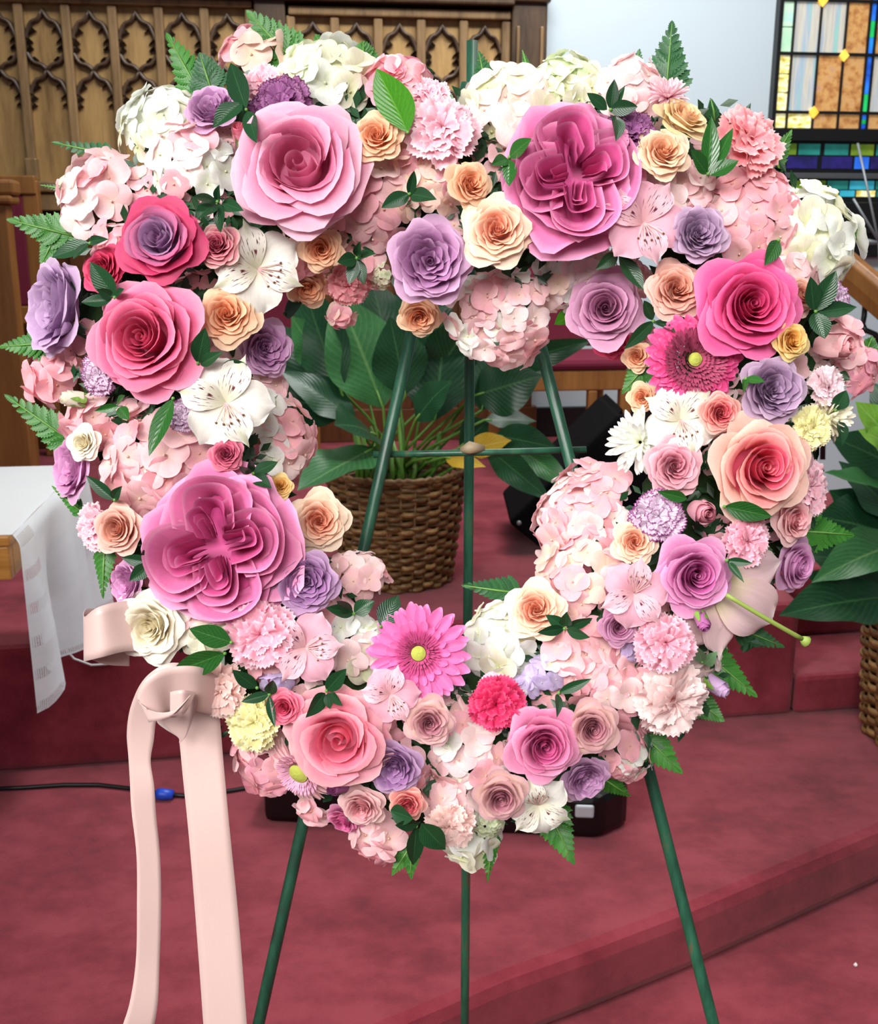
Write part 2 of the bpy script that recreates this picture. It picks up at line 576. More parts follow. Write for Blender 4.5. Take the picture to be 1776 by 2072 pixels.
single('lily', 'dcdc98', 'eecdd0', 'f7ebe7', rough=0.45, trans=.2)

M_RUSCUS = leaf_mat('dark ruscus leaf', hx('122e1a'), hx('204a2a'), hx('3f6a40'), 0.28, 70, 0.08, 0.4)
M_BRIGHT = leaf_mat('bright green leaf', hx('2c6a10'), hx('458e16'), hx('74ac3c'), 0.3, 60, 0.25)
M_SAGE = leaf_mat('grey green leaf', hx('5f8f62'), hx('86b07f'), hx('aacb9c'), 0.4, 60, 0.2)
M_SALAL = leaf_mat('salal leaf', hx('18441a'), hx('2c6826'), hx('5a8c44'), 0.22, 52, 0.15)
M_FERN = leaf_mat('fern leaflet', hx('25621e'), hx('43882f'), hx('6aa850'), 0.4, 40, 0.25)
M_FERN_DARK = leaf_mat('dark fern leaflet', hx('1c4e2c'), hx('326a3a'), hx('5a8e58'), 0.4, 40, 0.25)
M_STEM = simple('green stem', hx('5c8a3c'), 0.5)
M_SEPAL = leaf_mat('sepal', hx('6a9c3c'), hx('94bc58'), hx('b4d080'), 0.4, 20, 0.2)
M_ANTHER = simple('brown anther', hx('7a5a3a'), 0.7)
M_FILAMENT = simple('pale filament', hx('e6b8b8'), 0.5, trans=0.2)
M_DISC = simple('yellow green flower disc', hx('a4aa4c'), 0.8, 0.2, var=0.4, scale=600)
M_DISC_RED = simple('magenta disc floret', hx('b04474'), 0.7, 0.2)
M_DISC_GOLD = simple('dark red and gold disc floret', hx('a04462'), 0.7, 0.2, var=0.75, scale=900)
M_DISC_PALE = simple('pink disc floret', hx('d89cb8'), 0.7, 0.2)
M_BUDW = petal_mat('green white bud', hx('a8c468'), hx('dfe8bc'), hx('f4f6e6'))


def floret_mesh(seed, open_=0.25):
    """One hydrangea floret: four broad overlapping sepals and a bead."""
    r_ = np.random.RandomState(seed)
    m = MB()
    nu, nt = 7, 6
    V, Uu = np.meshgrid(np.linspace(0, 1, nt), np.linspace(-1, 1, nu), indexing='ij')
    for q in range(4):
        a = q * math.pi / 2 + r_.uniform(-.12, .12)
        wd = r_.uniform(0.50, 0.64)
        prof = np.sin(np.pi * np.clip(0.06 + 0.80 * V ** 0.9, 0, 1)) ** 0.62
        x = V * (1 - 0.10 * np.abs(Uu) ** 2.5) * r_.uniform(0.92, 1.05)
        y = Uu * wd * prof
        z = open_ * V ** 1.3 - 0.16 * V ** 3.5 * r_.uniform(0.3, 1.9) + r_.uniform(-.12, .16) * Uu ** 2 * prof + 0.045 * np.sin(3 * Uu + r_.uniform(0, 6)) * V ** 2 + q % 2 * 0.05 * V
        X = x * math.cos(a) - y * math.sin(a)
        Y = x * math.sin(a) + y * math.cos(a)
        m.grid(X, Y, z, (Uu + 1) / 2, V * (1 - 0.1 * Uu ** 2))
    th, ph = np.meshgrid(np.linspace(0, math.pi, 4), np.linspace(0, 2 * math.pi, 7)[:-1], indexing='ij')
    m.grid(0.075 * np.sin(th) * np.cos(ph), 0.075 * np.sin(th) * np.sin(ph), 0.06 + 0.075 * np.cos(th), ph * 0 + .5, ph * 0 + 0.02, wrap=True)
    return m.mesh('floret')


def carnation_petal(L, lift, W, seed, nu=21, nt=7, fr=0.035):
    """A fan with a fringed, wavy rim; lift 0 lies flat, 1 stands up."""
    r_ = np.random.RandomState(seed)
    V, Uu = np.meshgrid(np.linspace(0, 1, nt), np.linspace(-1, 1, nu), indexing='ij')
    ph, ph2 = r_.uniform(0, 6.28, 2)
    zig = np.where(np.arange(nu) % 2 == 0, 1.0, -1.0)[None, :] * fr * V ** 5
    d = L * (0.06 + 0.94 * V * (1 - 0.16 * np.abs(Uu) ** 2.2)) + zig * L
    a = Uu * math.radians(W) * (0.35 + 0.65 * V)
    el = lift * math.pi / 2 * (1 - 0.38 * V ** 2)
    wave = 0.12 * L * np.sin(4.4 * Uu + ph) * V ** 1.6 + 0.06 * L * np.sin(9 * Uu + ph2) * V ** 3
    rr = d * np.cos(el) - wave * np.sin(el)
    Z = d * np.sin(el) + wave * np.cos(el)
    return MB().grid(rr * np.cos(a), rr * np.sin(a), Z, (Uu + 1) / 2, V).mesh('petal')


def strap_petal(L0, L1, W, z0, z1, curl, seed=0, nu=5, nt=8, blunt=0.35, cup=0.3, w0=0.45):
    """Long narrow petal lying along +X from L0 to L1."""
    r_ = np.random.RandomState(seed)
    V, Uu = np.meshgrid(np.linspace(0, 1, nt), np.linspace(-1, 1, nu), indexing='ij')
    prof = (w0 + (1 - w0) * np.sin(np.pi / 2 * np.minimum(1, V * 1.7))) * np.sqrt(np.clip(1 - np.clip((V - 1 + blunt) / blunt, 0, 1) ** 2 * 0.9, 0, 1))
    x = L0 + (L1 - L0) * V * (1 - 0.03 * Uu ** 2)
    y = W * Uu * prof + 0.03 * r_.uniform(-1, 1) * V ** 2
    z = z0 + (z1 - z0) * V + curl * V ** 2.5 + cup * W * Uu ** 2 * prof - 0.15 * W * (1 - np.abs(Uu)) ** 2
    return MB().grid(x, y, z, (Uu + 1) / 2, V).mesh('petal')


def broad_petal(L, W, rise, curl, point=0.1, seed=0, fold=0.1, wmax=0.62, nu=9, nt=10, ruf=0.03):
    """Obovate petal along +X, used for alstroemeria and lily."""
    r_ = np.random.RandomState(seed)
    V, Uu = np.meshgrid(np.linspace(0, 1, nt), np.linspace(-1, 1, nu), indexing='ij')
    prof = np.where(V < wmax, np.sin(np.pi / 2 * V / wmax) ** 0.9, np.sqrt(np.clip(1 - ((V - wmax) / (1 - wmax)) ** 2 * 0.97, 0, 1)))
    prof = 0.10 + 0.90 * prof
    x = L * (V - 0.05 * Uu ** 2 * V + point * (V ** 5) * np.exp(-(Uu * 3) ** 2))
    y = W * Uu * prof
    z = rise * L * np.sin(np.pi / 2 * np.minimum(1, V * 1.3)) - curl * L * V ** 2.6 + fold * W * np.abs(Uu) ** 1.5 * prof + ruf * np.sin(6 * Uu * V + r_.uniform(0, 6)) * V ** 2 * L
    return MB().grid(x, y, z, (Uu + 1) / 2, V).mesh('petal')


def leaf_mesh(bend=0.12, fold=0.22, wpos=0.42, tip=0.9, twist=0.0, wave=0.0, nu=7, nt=12):
    """Pointed oval leaf along +Y, length 1, half width 0.5."""
    V, Uu = np.meshgrid(np.linspace(0, 1, nt), np.linspace(-1, 1, nu), indexing='ij')
    prof = np.where(V < wpos, np.sin(np.pi / 2 * V / wpos) ** 0.8, np.cos(np.pi / 2 * (V - wpos) / (1 - wpos)) ** tip)
    prof = np.clip(prof, 0.015, 1)
    x = 0.5 * Uu * prof
    z = fold * 0.5 * np.abs(Uu) * prof - bend * (V - 0.3) ** 2 + wave * np.sin(V * 14 + Uu) * np.abs(Uu) * prof
    c, s = np.cos(twist * V), np.sin(twist * V)
    return MB().grid(x * c - z * s * 0.3, V, z * c + x * s, (Uu + 1) / 2, V).mesh('leaf')


def leaflet_mesh(seed=0):
    """Toothed fern leaflet along +Y, length 1."""
    nt = 15
    m = MB()
    t = np.linspace(0, 1, nt)
    half = 0.5 * np.sin(np.pi * np.clip(0.10 + 0.9 * t, 0, 1)) ** 0.75
    half[-1] = 0.01
    tooth = np.where(np.arange(nt) % 2 == 0, 1.0, 0.72)
    half = half * tooth
    shift = np.where(np.arange(nt) % 2 == 0, 0.035, 0.0)
    rows = []
    for j, u in enumerate((-1, -0.5, 0, 0.5, 1)):
        rows.append((u * half, t + shift * abs(u), 0.10 * np.abs(u) * half - 0.08 * t ** 2))
    X = np.stack([r[0] for r in rows], 1)
    Y = np.stack([r[1] for r in rows], 1)
    Z = np.stack([r[2] for r in rows], 1)
    V = np.repeat(t[:, None], 5, 1)
    Uu = np.repeat(np.linspace(0, 1, 5)[None], nt, 0)
    return m.grid(X, Y, Z, Uu, V).mesh('leaflet')


LEAVES = [leaf_mesh(0.10, 0.20), leaf_mesh(0.22, 0.3, 0.38, 1.0, 0.25), leaf_mesh(-0.05, 0.25, 0.45, 0.8, -0.2)]
LEAFLETS = [leaflet_mesh(0)]
FLORETS = [floret_mesh(s, o) for s, o in ((1, .16), (2, .26), (3, .10), (4, .34), (5, .2), (6, .28))]

# ------------------------------------------------------------------ the wreath's frame: it leans back on its easel, facing the camera
D0 = 1.0                         # depth of the wreath's plane along the view axis
NOUT = -FW                       # out of the wreath, towards the room
# centre line of the heart, in pixels of the photograph
HEART = [(955, 455), (890, 370), (780, 335), (660, 330), (540, 340), (430, 400), (350, 500), (310, 620), (325, 760), (350, 880), (375, 1000), (415, 1110), (480, 1210), (570, 1310),
         (670, 1400), (770, 1465), (880, 1510), (970, 1510), (1080, 1460), (1190, 1380), (1290, 1290), (1370, 1190), (1430, 1080), (1480, 960), (1520, 830), (1535, 690), (1520, 560), (1460, 440),
         (1370, 360), (1260, 320), (1140, 335), (1040, 385), (955, 455)]
HV = np.array(HEART, float)
HWID = 225.0


def heart_offset(u, v):
    p = np.array([u, v], float)
    best = None
    for a, b in zip(HV[:-1], HV[1:]):
        ab = b - a
        t = np.clip(np.dot(p - a, ab) / np.dot(ab, ab), 0, 1)
        q = a + ab * t
        d = np.linalg.norm(p - q)
        if best is None or d < best[0]:
            best = (d, (p - q) / (d + 1e-6))
    return best


def surf(u, v):
    """Height of the wreath's bulge and the outward tilt (x right, y up) at a pixel."""
    d, n = heart_offset(u, v)
    s = min(d / HWID, 0.97)
    z = 0.070 * math.sqrt(1 - s * s)
    k = math.tan(math.asin(s) * 0.72)
    return z, n[0] * k, -n[1] * k


def WV(x, y, z):
    """A vector of the wreath's frame in the world."""
    return Vector(RT * x + UP * y + NOUT * z)


def frame_at(u, v, z, tilt, spin, scale, aspect=1.0, adir=0.0):
    """Matrix of a flower whose eye is at pixel (u, v), z metres out of the wreath's plane."""
    o = Vector(P(u, v, D0 - z))
    n = WV(tilt[0], tilt[1], 1.0).normalized()
    x = WV(math.cos(spin), math.sin(spin), 0)
    x = (x - n * x.dot(n)).normalized()
    y = n.cross(x)
    R = Matrix((x, y, n)).transposed().to_4x4()
    M = Matrix.Translation(o) @ R
    if aspect != 1.0:
        M = M @ RZ(adir - spin) @ Matrix.Diagonal((aspect, 1, 1, 1)) @ RZ(spin - adir)
    return M @ Matrix.Diagonal((scale, scale, scale, 1))


def px(r, z=0.06):
    return r * (D0 - z) / F


def spot(u, v, r, tilt, dz, spin):
    z, tx, ty = surf(u, v)
    if tilt is not None:
        tx, ty = tilt
    z = z + dz
    spin = RNG.uniform(0, 6.28) if spin is None else spin
    return z, (tx, ty), spin, px(r, z)


def bowl_mesh(r):
    th, ph = np.meshgrid(np.linspace(0, 1, 5), np.linspace(0, 2 * math.pi, 17)[:-1], indexing='ij')
    return MB().grid(r * th * np.cos(ph), r * th * np.sin(ph), -0.12 + 0.2 * th ** 2, ph * 0 + .5, 0.2 + 0 * ph, wrap=True).mesh('flower_base')


def rose(style, pal, u, v, r, label, tilt=None, dz=0.0, spin=None, cat='rose', name=None, aspect=1.0, adir=0.0, sepals=0):
    z, tl, spin, s = spot(u, v, r * 1.05, tilt, dz, spin)
    root = thing(name or ('rose_bud' if style == 'bud' else 'rose'), label, cat, frame_at(u, v, z - 0.30 * s, tl, spin, s, aspect, adir), 'roses of the wreath')
    st = STY[style]
    mats = PALS[pal]
    base = RNG.uniform(0, 6.28)
    if st['heart']:
        hr, hz = st['heart']
        me = cached((style, 'heart'), lambda: rose_heart(hr, -0.2, hz))
        me.materials.append(mats[0]) if not me.materials else None
        inst('petal', me, root, RZ(base), mats[0])
    me = cached((style, 'bowl'), lambda: bowl_mesh(0.62 if style != 'bud' else .4))
    me.materials.append(mats[0]) if not me.materials else None
    inst('flower_base', me, root, Matrix.Identity(4), mats[0])
    if st.get('folds'):
        nq = 4
        for q in range(nq):
            a = base + (0, 1.45, 3.05, 4.5)[q] + RNG.uniform(-.12, .12)
            for i, (L, Wd, zr) in enumerate(((.84, .42, .33), (.75, .31, .38), (.64, .215, .42), (.52, .13, .45), (.40, .05, .46))):
                me = cached((style, 'fold', i, q % 2), lambda: fold_petal(L, Wd, zr, 0.36, i * 3 + q % 2))
                me.materials.append(mats[0]) if not me.materials else None
                sc = RNG.uniform(0.88, 1.08)
                inst('petal', me, root, Matrix.Rotation(RNG.uniform(-.1, .1), 4, 'X') @ RZ(a + RNG.uniform(-.16, .16)) @ Matrix.Diagonal((sc, sc * RNG.uniform(.9, 1.1), sc, 1)), mats[0 if i > 1 else 1])
    for li, (n, Rr, zr, Rb, zb, W, sp, curl, cz, c, p, wav, pt, zone) in enumerate(st['layers']):
        off = base + li * 2.4
        for i in range(n):
            var = i % 2
            me = cached((style, li, var), lambda: rose_petal(Rr, zr, Rb, zb, W, sp, curl, cz, c, p, wav, pt, seed=li * 7 + var))
            me.materials.append(mats[zone]) if not me.materials else None
            a = off + i * 2 * math.pi / n + RNG.uniform(-.16, .16)
            sc = RNG.uniform(0.95, 1.05)
            tip = Matrix.Rotation(RNG.uniform(-.06, .06), 4, 'X') @ Matrix.Rotation(RNG.uniform(-.06, .06), 4, 'Y')
            inst('petal', me, root, tip @ RZ(a) @ Matrix.Diagonal((sc, sc, sc * RNG.uniform(0.96, 1.04), 1)), mats[zone])
    for i in range(sepals):
        me = cached('sepal', lambda: rose_petal(.52, .35, .5, -.62, 26, 0, .05, .03, .85, 1.2, .0, .12, 3))
        me.materials.append(M_SEPAL) if not me.materials else None
        inst('sepal', me, root, RZ(base + i * 2 * math.pi / sepals), M_SEPAL)
    return root


def dome_points(n, cap, rs):
    out = []
    g = math.pi * (3 - math.sqrt(5))
    c0 = math.cos(cap)
    for i in range(n):
        z = 1 - (1 - c0) * (i + 0.5) / n
        r = math.sqrt(max(0, 1 - z * z))
        a = i * g + rs.uniform(-.25, .25)
        out.append((r * math.cos(a), r * math.sin(a), z))
    return out


def hydrangea(kinds, u, v, r, label, fr=40, tilt=None, dz=-0.012, cap=1.25, aspect=1.0, adir=0.0, name='hydrangea_head', cat='hydrangea', fill=1.0, group='hydrangea heads of the wreath'):
    z, tl, spin, s = spot(u, v, r * 1.12, tilt, dz, None)
    root = thing(name, label, cat, frame_at(u, v, z - 0.45 * s, tl, spin, s, aspect, adir), group)
    f = fr * 0.84 / r
    body = max(0.25, 1 - f * 0.45)
    n = max(5, int(round(fill * 3.7 * (1 - math.cos(cap)) / (f * f) * body)))
    for i, p in enumerate(dome_points(n, cap, RNG)):
        nv = Vector(p) + Vector((RNG.uniform(-.32, .32), RNG.uniform(-.32, .32), RNG.uniform(-.1, .3)))
        nv.normalize()
        pos = Vector((p[0] * body, p[1] * body, p[2] * body * 0.75 - 0.1)) * RNG.uniform(0.84, 1.06)
        q = nv.to_track_quat('Z', 'Y').to_matrix().to_4x4()
        sc = f * RNG.uniform(0.85, 1.15)
        k = kinds[RNG.randrange(len(kinds))]
        me = FLORETS[RNG.randrange(len(FLORETS))]
        me.materials.append(HP[k]) if not me.materials else None
        inst('floret', me, root, Matrix.Translation(pos) @ q @ RZ(RNG.uniform(0, 6.28)) @ Matrix.Diagonal((sc, sc, sc, 1)), HP[k])
    return root


def carnation(kind, u, v, r, label, tilt=None, dz=0.0, layers=None, aspect=1.0, adir=0.0, name='carnation', cat='carnation'):
    z, tl, spin, s = spot(u, v, r, tilt, dz, None)
    root = thing(name, label, cat, frame_at(u, v, z - 0.25 * s, tl, spin, s, aspect, adir), 'carnations of the wreath')
    for li, (n, L, lift, W) in enumerate(layers or ((7, 1.0, .05, 36), (6, .93, .24, 42), (6, .82, .42, 46), (5, .68, .60, 52), (4, .54, .78, 60), (3, .44, .95, 70))):
        for i in range(n):
            var = i % 3
            me = cached(('carn', li, var, L), lambda: carnation_petal(L, lift, W, li * 5 + var))
            me.materials.append(HP[kind]) if not me.materials else None
            a = li * 1.3 + i * 2 * math.pi / n + RNG.uniform(-.2, .2)
            sc = RNG.uniform(0.9, 1.08)
            inst('petal', me, root, Matrix.Rotation(RNG.uniform(-.15, .15), 4, 'X') @ RZ(a) @ Matrix.Diagonal((sc, sc, sc, 1)), HP[kind])
    return root


def disc_mesh(r, h, n, bump=0.02, seed=0):
    th, ph = np.meshgrid(np.linspace(0, 1, 8), np.linspace(0, 2 * math.pi, 25)[:-1], indexing='ij')
    rr = r * th
    z = h * (1 - th ** 2) + bump * (NR.rand(*th.shape) - .5)
    return MB().grid(rr * np.cos(ph), rr * np.sin(ph), z, ph / 6.283, th, wrap=True).mesh('flower_disc')


def bristle_ring(rows, seed=0):
    """Ring of small disc florets (nobody could count them): one mesh."""
    r_ = np.random.RandomState(seed)
    m = MB()
    for (r, n, L, lift, wd) in rows:
        for i in range(n):
            a = 2 * math.pi * (i + r_.uniform(-.3, .3)) / n
            el = lift + r_.uniform(-.2, .2)
            b = np.array([r * math.cos(a), r * math.sin(a), 0.02])
            d = np.array([math.cos(a) * math.cos(el), math.sin(a) * math.cos(el), math.sin(el)])
            t = np.array([-math.sin(a), math.cos(a), 0]) * wd
            m.add([b - t, b + t, b + d * L * .7 + t, b + d * L, b + d * L * .7 - t], [(0, 1, 2, 3, 4)], [(0, 0), (1, 0), (1, .7), (.5, 1), (0, .7)])
    return m.mesh('disc_floret_ring')


def gerbera(kind, u, v, r, label, rows, disc=(0.13, 0.06), ring=None, ringmat=None, tilt=None, dz=0.01, aspect=1.0, adir=0.0):
    z, tl, spin, s = spot(u, v, r, tilt, dz, None)
    root = thing('gerbera', label, 'gerbera', frame_at(u, v, z, tl, spin, s, aspect, adir), 'gerberas of the wreath')
    for li, (n, a0, a1, W, z0, z1, curl) in enumerate(rows):
        for i in range(n):
            var = i % 3
            me = cached(('ger', label, li, var), lambda: strap_petal(a0, a1, W, z0, z1, curl, li * 3 + var, nu=5, nt=7))
            me.materials.append(HP[kind]) if not me.materials else None
            sc = RNG.uniform(0.92, 1.05)
            inst('petal', me, root, Matrix.Rotation(RNG.uniform(-.05, .05), 4, 'X') @ RZ(li * 0.6 + i * 2 * math.pi / n + RNG.uniform(-.05, .05)) @ Matrix.Diagonal((sc, sc, 1, 1)), HP[kind])
    if ring:
        me = bristle_ring(ring)
        me.materials.append(ringmat)
        o = inst('disc_floret_ring', me, root, Matrix.Translation((0, 0, 0.09)), None)
        o['kind'] = 'stuff'
    me = disc_mesh(disc[0], disc[1], 0)
    me.materials.append(M_DISC)
    inst('flower_disc', me, root, Matrix.Translation((0, 0, 0.13)), None)['label'] = 'yellow-green centre of the daisy'
    return root


def mum(kind, u, v, r, label, rows, tilt=None, dz=0.0, aspect=1.0, adir=0.0):
    z, tl, spin, s = spot(u, v, r, tilt, dz, None)
    root = thing('chrysanthemum', label, 'chrysanthemum', frame_at(u, v, z - 0.15 * s, tl, spin, s, aspect, adir), 'chrysanthemums of the wreath')
    for li, (n, L, W, lift, curl) in enumerate(rows):
        me = cached(('mum', li, L, W), lambda: strap_petal(0.05, L, W, 0.02, math.tan(lift) * L, curl, li, blunt=0.22, cup=0.9, w0=.6))
        me.materials.append(HP[kind]) if not me.materials else None
        for i in range(n):
            sc = RNG.uniform(0.85, 1.1)
            inst('petal', me, root, Matrix.Rotation(RNG.uniform(-.12, .12), 4, 'X') @ RZ(li * .7 + (i + RNG.uniform(-.25, .25)) * 2 * math.pi / n) @ Matrix.Diagonal((sc, sc, sc, 1)), HP[kind])
    return root


def alstro(colr, u, v, r, label, tilt=None, dz=0.012, spin=0.0, sel=None):
    """Six tepals: three broad plain, two narrow striped on top, one striped below; stamens."""
    z, tl, _, s = spot(u, v, r, tilt, dz, 0)
    root = thing('alstroemeria', label, 'lily flower', frame_at(u, v, z - 0.2 * s, tl, spin, s), 'alstroemerias of the wreath')
    plain, striped = HP[colr + ' alstroemeria'], HP[colr + ' striped alstroemeria']
    pl = cached('alp', lambda: broad_petal(1.0, .50, .34, .26, .06, 1, .12))
    st = cached('als', lambda: broad_petal(.96, .34, .42, .22, .14, 2, .16))
    for me in (pl, st):
        me.materials.append(plain) if not me.materials else None
    for i, (a, k) in enumerate(((90, 0), (210, 0), (330, 0), (38, 1), (142, 1), (270, 1))):
        if sel and i not in sel:
            continue
        inst('petal', st if k else pl, root, RZ(math.radians(a) + RNG.uniform(-.1, .1)) @ Matrix.Translation((0, 0, 0.02 * k)), striped if k else plain)
    for i in range(5):
        a = math.radians(-60 - i * 18)
        t = np.linspace(0, 1, 7)
        q = np.stack([0.5 * t * math.cos(a), 0.5 * t * math.sin(a), 0.1 + 0.45 * t - .15 * t ** 2], 1)
        me = cached(('stam', i), lambda: MB().tube(q, 0.014, 5).mesh('stamen'))
        me.materials.append(M_FILAMENT) if not me.materials else None
        o = inst('stamen', me, root, Matrix.Identity(4), M_FILAMENT)
        an = cached(('anth', i), lambda: MB().tube([q[-1] - [0, 0, .03], q[-1] + [0.015, 0, 0], q[-1] + [0, .02, .04]], [.012, .03, .01], 6).mesh('anther'))
        an.materials.append(M_ANTHER) if not an.materials else None
        inst('anther', an, o, Matrix.Identity(4), M_ANTHER)
    return root


def place_leaf(parent, b, t, width, dzb, dzt, mat, me, name='leaf', roll=0.0):
    """A leaf part from pixel b to pixel t, at heights dzb, dzt out of the wreath's plane; the parent sits at the world's origin rotated by nothing."""
    A = Vector(P(b[0], b[1], D0 - dzb))
    B = Vector(P(t[0], t[1], D0 - dzt))
    y = B - A
    L = y.length
    y.normalize()
    n = WV(RNG.uniform(-.25, .25), RNG.uniform(-.25, .25), 1)
    n = (n - y * n.dot(y)).normalized()
    n = Matrix.Rotation(roll, 3, y) @ n
    x = y.cross(n)
    wdt = px(width, (dzb + dzt) / 2)
    M = Matrix((x * wdt, y * L, n * max(wdt, L * .5))).transposed().to_4x4()
    M.translation = A
    return inst(name, me, parent, parent.matrix_basis.inverted() @ M, mat)


def sprig(label, leaves, mat=None, dz=0.03, cat='leaf sprig', name='leaf_sprig', group='leaf sprigs of the wreath'):
    mat = mat or M_RUSCUS
    b0 = leaves[0]
    z0 = surf(b0[0], b0[1])[0]
    root = thing(name, label, cat, Matrix.Translation(Vector(P(b0[0], b0[1], D0 - z0))), group)
    for i, (bu, bv, tu, tv, wd) in enumerate(leaves):
        zb = surf(bu, bv)[0] + dz - 0.012
        zt = surf(tu, tv)[0] + dz + RNG.uniform(0.0, 0.012)
        me = LEAVES[i % 3]
        me.materials.append(mat) if not me.materials else None
        place_leaf(root, (bu, bv), (tu, tv), wd, zb, zt, mat, me)
    A, B = Vector(P(b0[0], b0[1], D0 - z0 - dz + 0.01)), Vector(P(b0[0], b0[1], D0 - z0 + 0.05))
    inv = root.matrix_basis.inverted()
    MB().tube([tuple(inv @ A), tuple(inv @ ((A + B) / 2)), tuple(inv @ B)], 0.0016, 6).build('stem', M_STEM, root)
    return root


def fern(label, b, t, width, mat=None, z=None, n=8, group='fern fronds of the wreath'):
    """A leatherleaf frond from pixel b to pixel t: a midrib and paired toothed leaflets."""
    mat = mat or M_FERN
    zb = (surf(*b)[0] * 0.3) if z is None else z
    A, B = Vector(P(b[0], b[1], D0 - zb)), Vector(P(t[0], t[1], D0 - zb + RNG.uniform(-.012, .012)))
    y = (B - A)
    L = y.length
    y.normalize()
    nv = WV(RNG.uniform(-.35, .35), RNG.uniform(-.35, .35), 1)
    nv = (nv - y * nv.dot(y)).normalized()
    x = y.cross(nv)
    R = Matrix((x, y, nv)).transposed().to_4x4()
    root = thing('fern_frond', label, 'fern', Matrix.Translation(A) @ R, group)
    wd = px(width, 0.0) * 0.5
    me = LEAFLETS[0]
    me.materials.append(mat) if not me.materials else None
    for i in range(n):
        f = i / n
        ln = wd * 1.5 * (1 - f) ** 0.8 + wd * 0.22
        for sgn in (-1, 1):
            a = math.radians(52 - 18 * f) * -sgn
            M = Matrix.Translation((0, L * (f * 0.9 + 0.02 * sgn), 0)) @ RZ(a) @ Matrix.Rotation(RNG.uniform(-.2, .2), 4, 'Y') @ Matrix.Diagonal((ln * 0.52 + L * 0.02, ln, ln, 1))
            inst('leaflet', me, root, M, mat)
    M = Matrix.Translation((0, L * 0.80, 0)) @ Matrix.Diagonal((wd * .45, L * 0.2, wd, 1))
    inst('leaflet', me, root, M, mat)
    MB().tube([(0, -L * .1, 0), (0, L * .4, .001), (0, L * .95, 0)], [0.0012, 0.001, 0.0004], 6).build('midrib', M_STEM, root)
    return root

# ------------------------------------------------------------------ the setting: carpeted levels, back wall, window
CARPET = carpet_mat()
Z1, Z2 = 0.15, 0.495
M_WALL = simple('white plaster', hx('bfccd3'), 0.85, 0.2, var=0.02, scale=3)
M_OAK = wood_mat('aged oak', hx('4a3622'), hx('a08058'), (10, 10, 1.3))
M_OAK_PANEL = wood_mat('oak panel', hx('6c502e'), hx('c09a62'), (9, 9, 1.1))
M_OAK_DARK = wood_mat('dark carved oak', hx('2b2019'), hx('5f4a38'), (12, 12, 2))
M_BROWN = wood_mat('brown wainscot', hx('3a2212'), hx('6a4124'), (10, 10, 1.2))
M_CHAIRWOOD = wood_mat('chair oak', hx('6b4320'), hx('9c6a38'), (14, 14, 1.5))
M_PINE = wood_mat('orange pine', hx('9a6428'), hx('c89048'), (2, 14, 30))
M_MAROON = simple('maroon upholstery', hx('6d2236'), 0.85, 0.2, var=0.12, scale=60, bump=0.1)
M_BLACK = simple('black paint', hx('121214'), 0.35, 0.5)
M_BLACKMAT = simple('black speaker cloth', hx('08080a'), 0.9, 0.1, bump=0.3, scale=300)
M_GLOSS = simple('glossy black plastic', hx('070809'), 0.32, 0.4)
M_GREY = simple('grey metal', hx('8f9498'), 0.4, 0.5, metal=0.3)
M_CREVICE = simple('dark oak recess', hx('1e1610'), 0.8, 0.1)


def structure(o, kind='structure'):
    o['kind'] = kind
    return o


def slab(name, poly, z0, z1, bevel):
    o = MB().prism(poly, z0, z1).build(name, CARPET, None, smooth=False, bevel=bevel)
    return structure(o)


structure(MB().box((-4.5, -3.5, -0.1), (4.5, 6.4, 0)).build('floor', CARPET, None, False))
EDGE = [(-3.2, 0.2), (-1.6, 0.72), (-0.62, 1.26), (-0.034, 1.611), (0.135, 1.715), (0.302, 1.800), (0.515, 1.915), (1.03, 2.222), (1.7, 2.63), (4.4, 4.4)]
slab('stage_step', EDGE + [(4.4, 6.3), (-4.4, 6.3), (-4.4, 0.2)], 0.001, Z1, 0.03)


def front(x):
    return 2.69 + 0.16 * x


slab('stage_platform', [(-4.3, front(-4.3)), (1.03, front(1.03)), (1.03, 6.2), (-4.3, 6.2)], Z1 + 0.001, Z2, 0.02)
slab('stage_stair', [(1.035, front(1.04)), (2.2, front(2.2)), (2.2, 4.2), (1.035, 4.2)], Z1 + 0.001, 0.27, 0.015)
slab('stage_stair', [(1.035, front(1.04) + 0.3), (2.2, front(2.2) + 0.3), (2.2, 4.2), (1.035, 4.2)], 0.271, Z2, 0.015)


def wall_box(m, s0, s1, z0, z1, o0, o1):
    return m.box((s0, z0, o0), (s1, z1, o1), lambda p: WP(p[0], p[1], p[2]))


structure(wall_box(MB(), -4.3, 4.3, -0.05, 4.6, -0.15, 0.0).build('wall_back', M_WALL, None, False))
bb = structure(wall_box(MB(), 0.50, 1.62, 0.50, 0.65, 0.001, 0.03).build('baseboard_back', M_BLACK, None, False, 0.004))

# ---- stained glass window: frame, lead came and one pane per piece of glass


def glass(name, cols, strength=1.0, stretch=(14, 14, 2.2), scale=1.0):
    k = NT(name)
    tc = k.n('ShaderNodeTexCoord')
    nz = k.noise(tc.outputs['Object'], scale, 3, 0.6, stretch)
    c = k.ramp(nz, [(0.30 + 0.4 * i / max(1, len(cols) - 1), hx(x)) for i, x in enumerate(cols)])
    p = k.n('ShaderNodeBsdfPrincipled')
    k.l(c, p.inputs['Base Color'])
    p.inputs['Roughness'].default_value = 0.25
    k.l(c, p.inputs['Emission Color'])
    p.inputs['Emission Strength'].default_value = strength
    k.l(p.outputs[0], k.out.inputs[0])
    return k.m


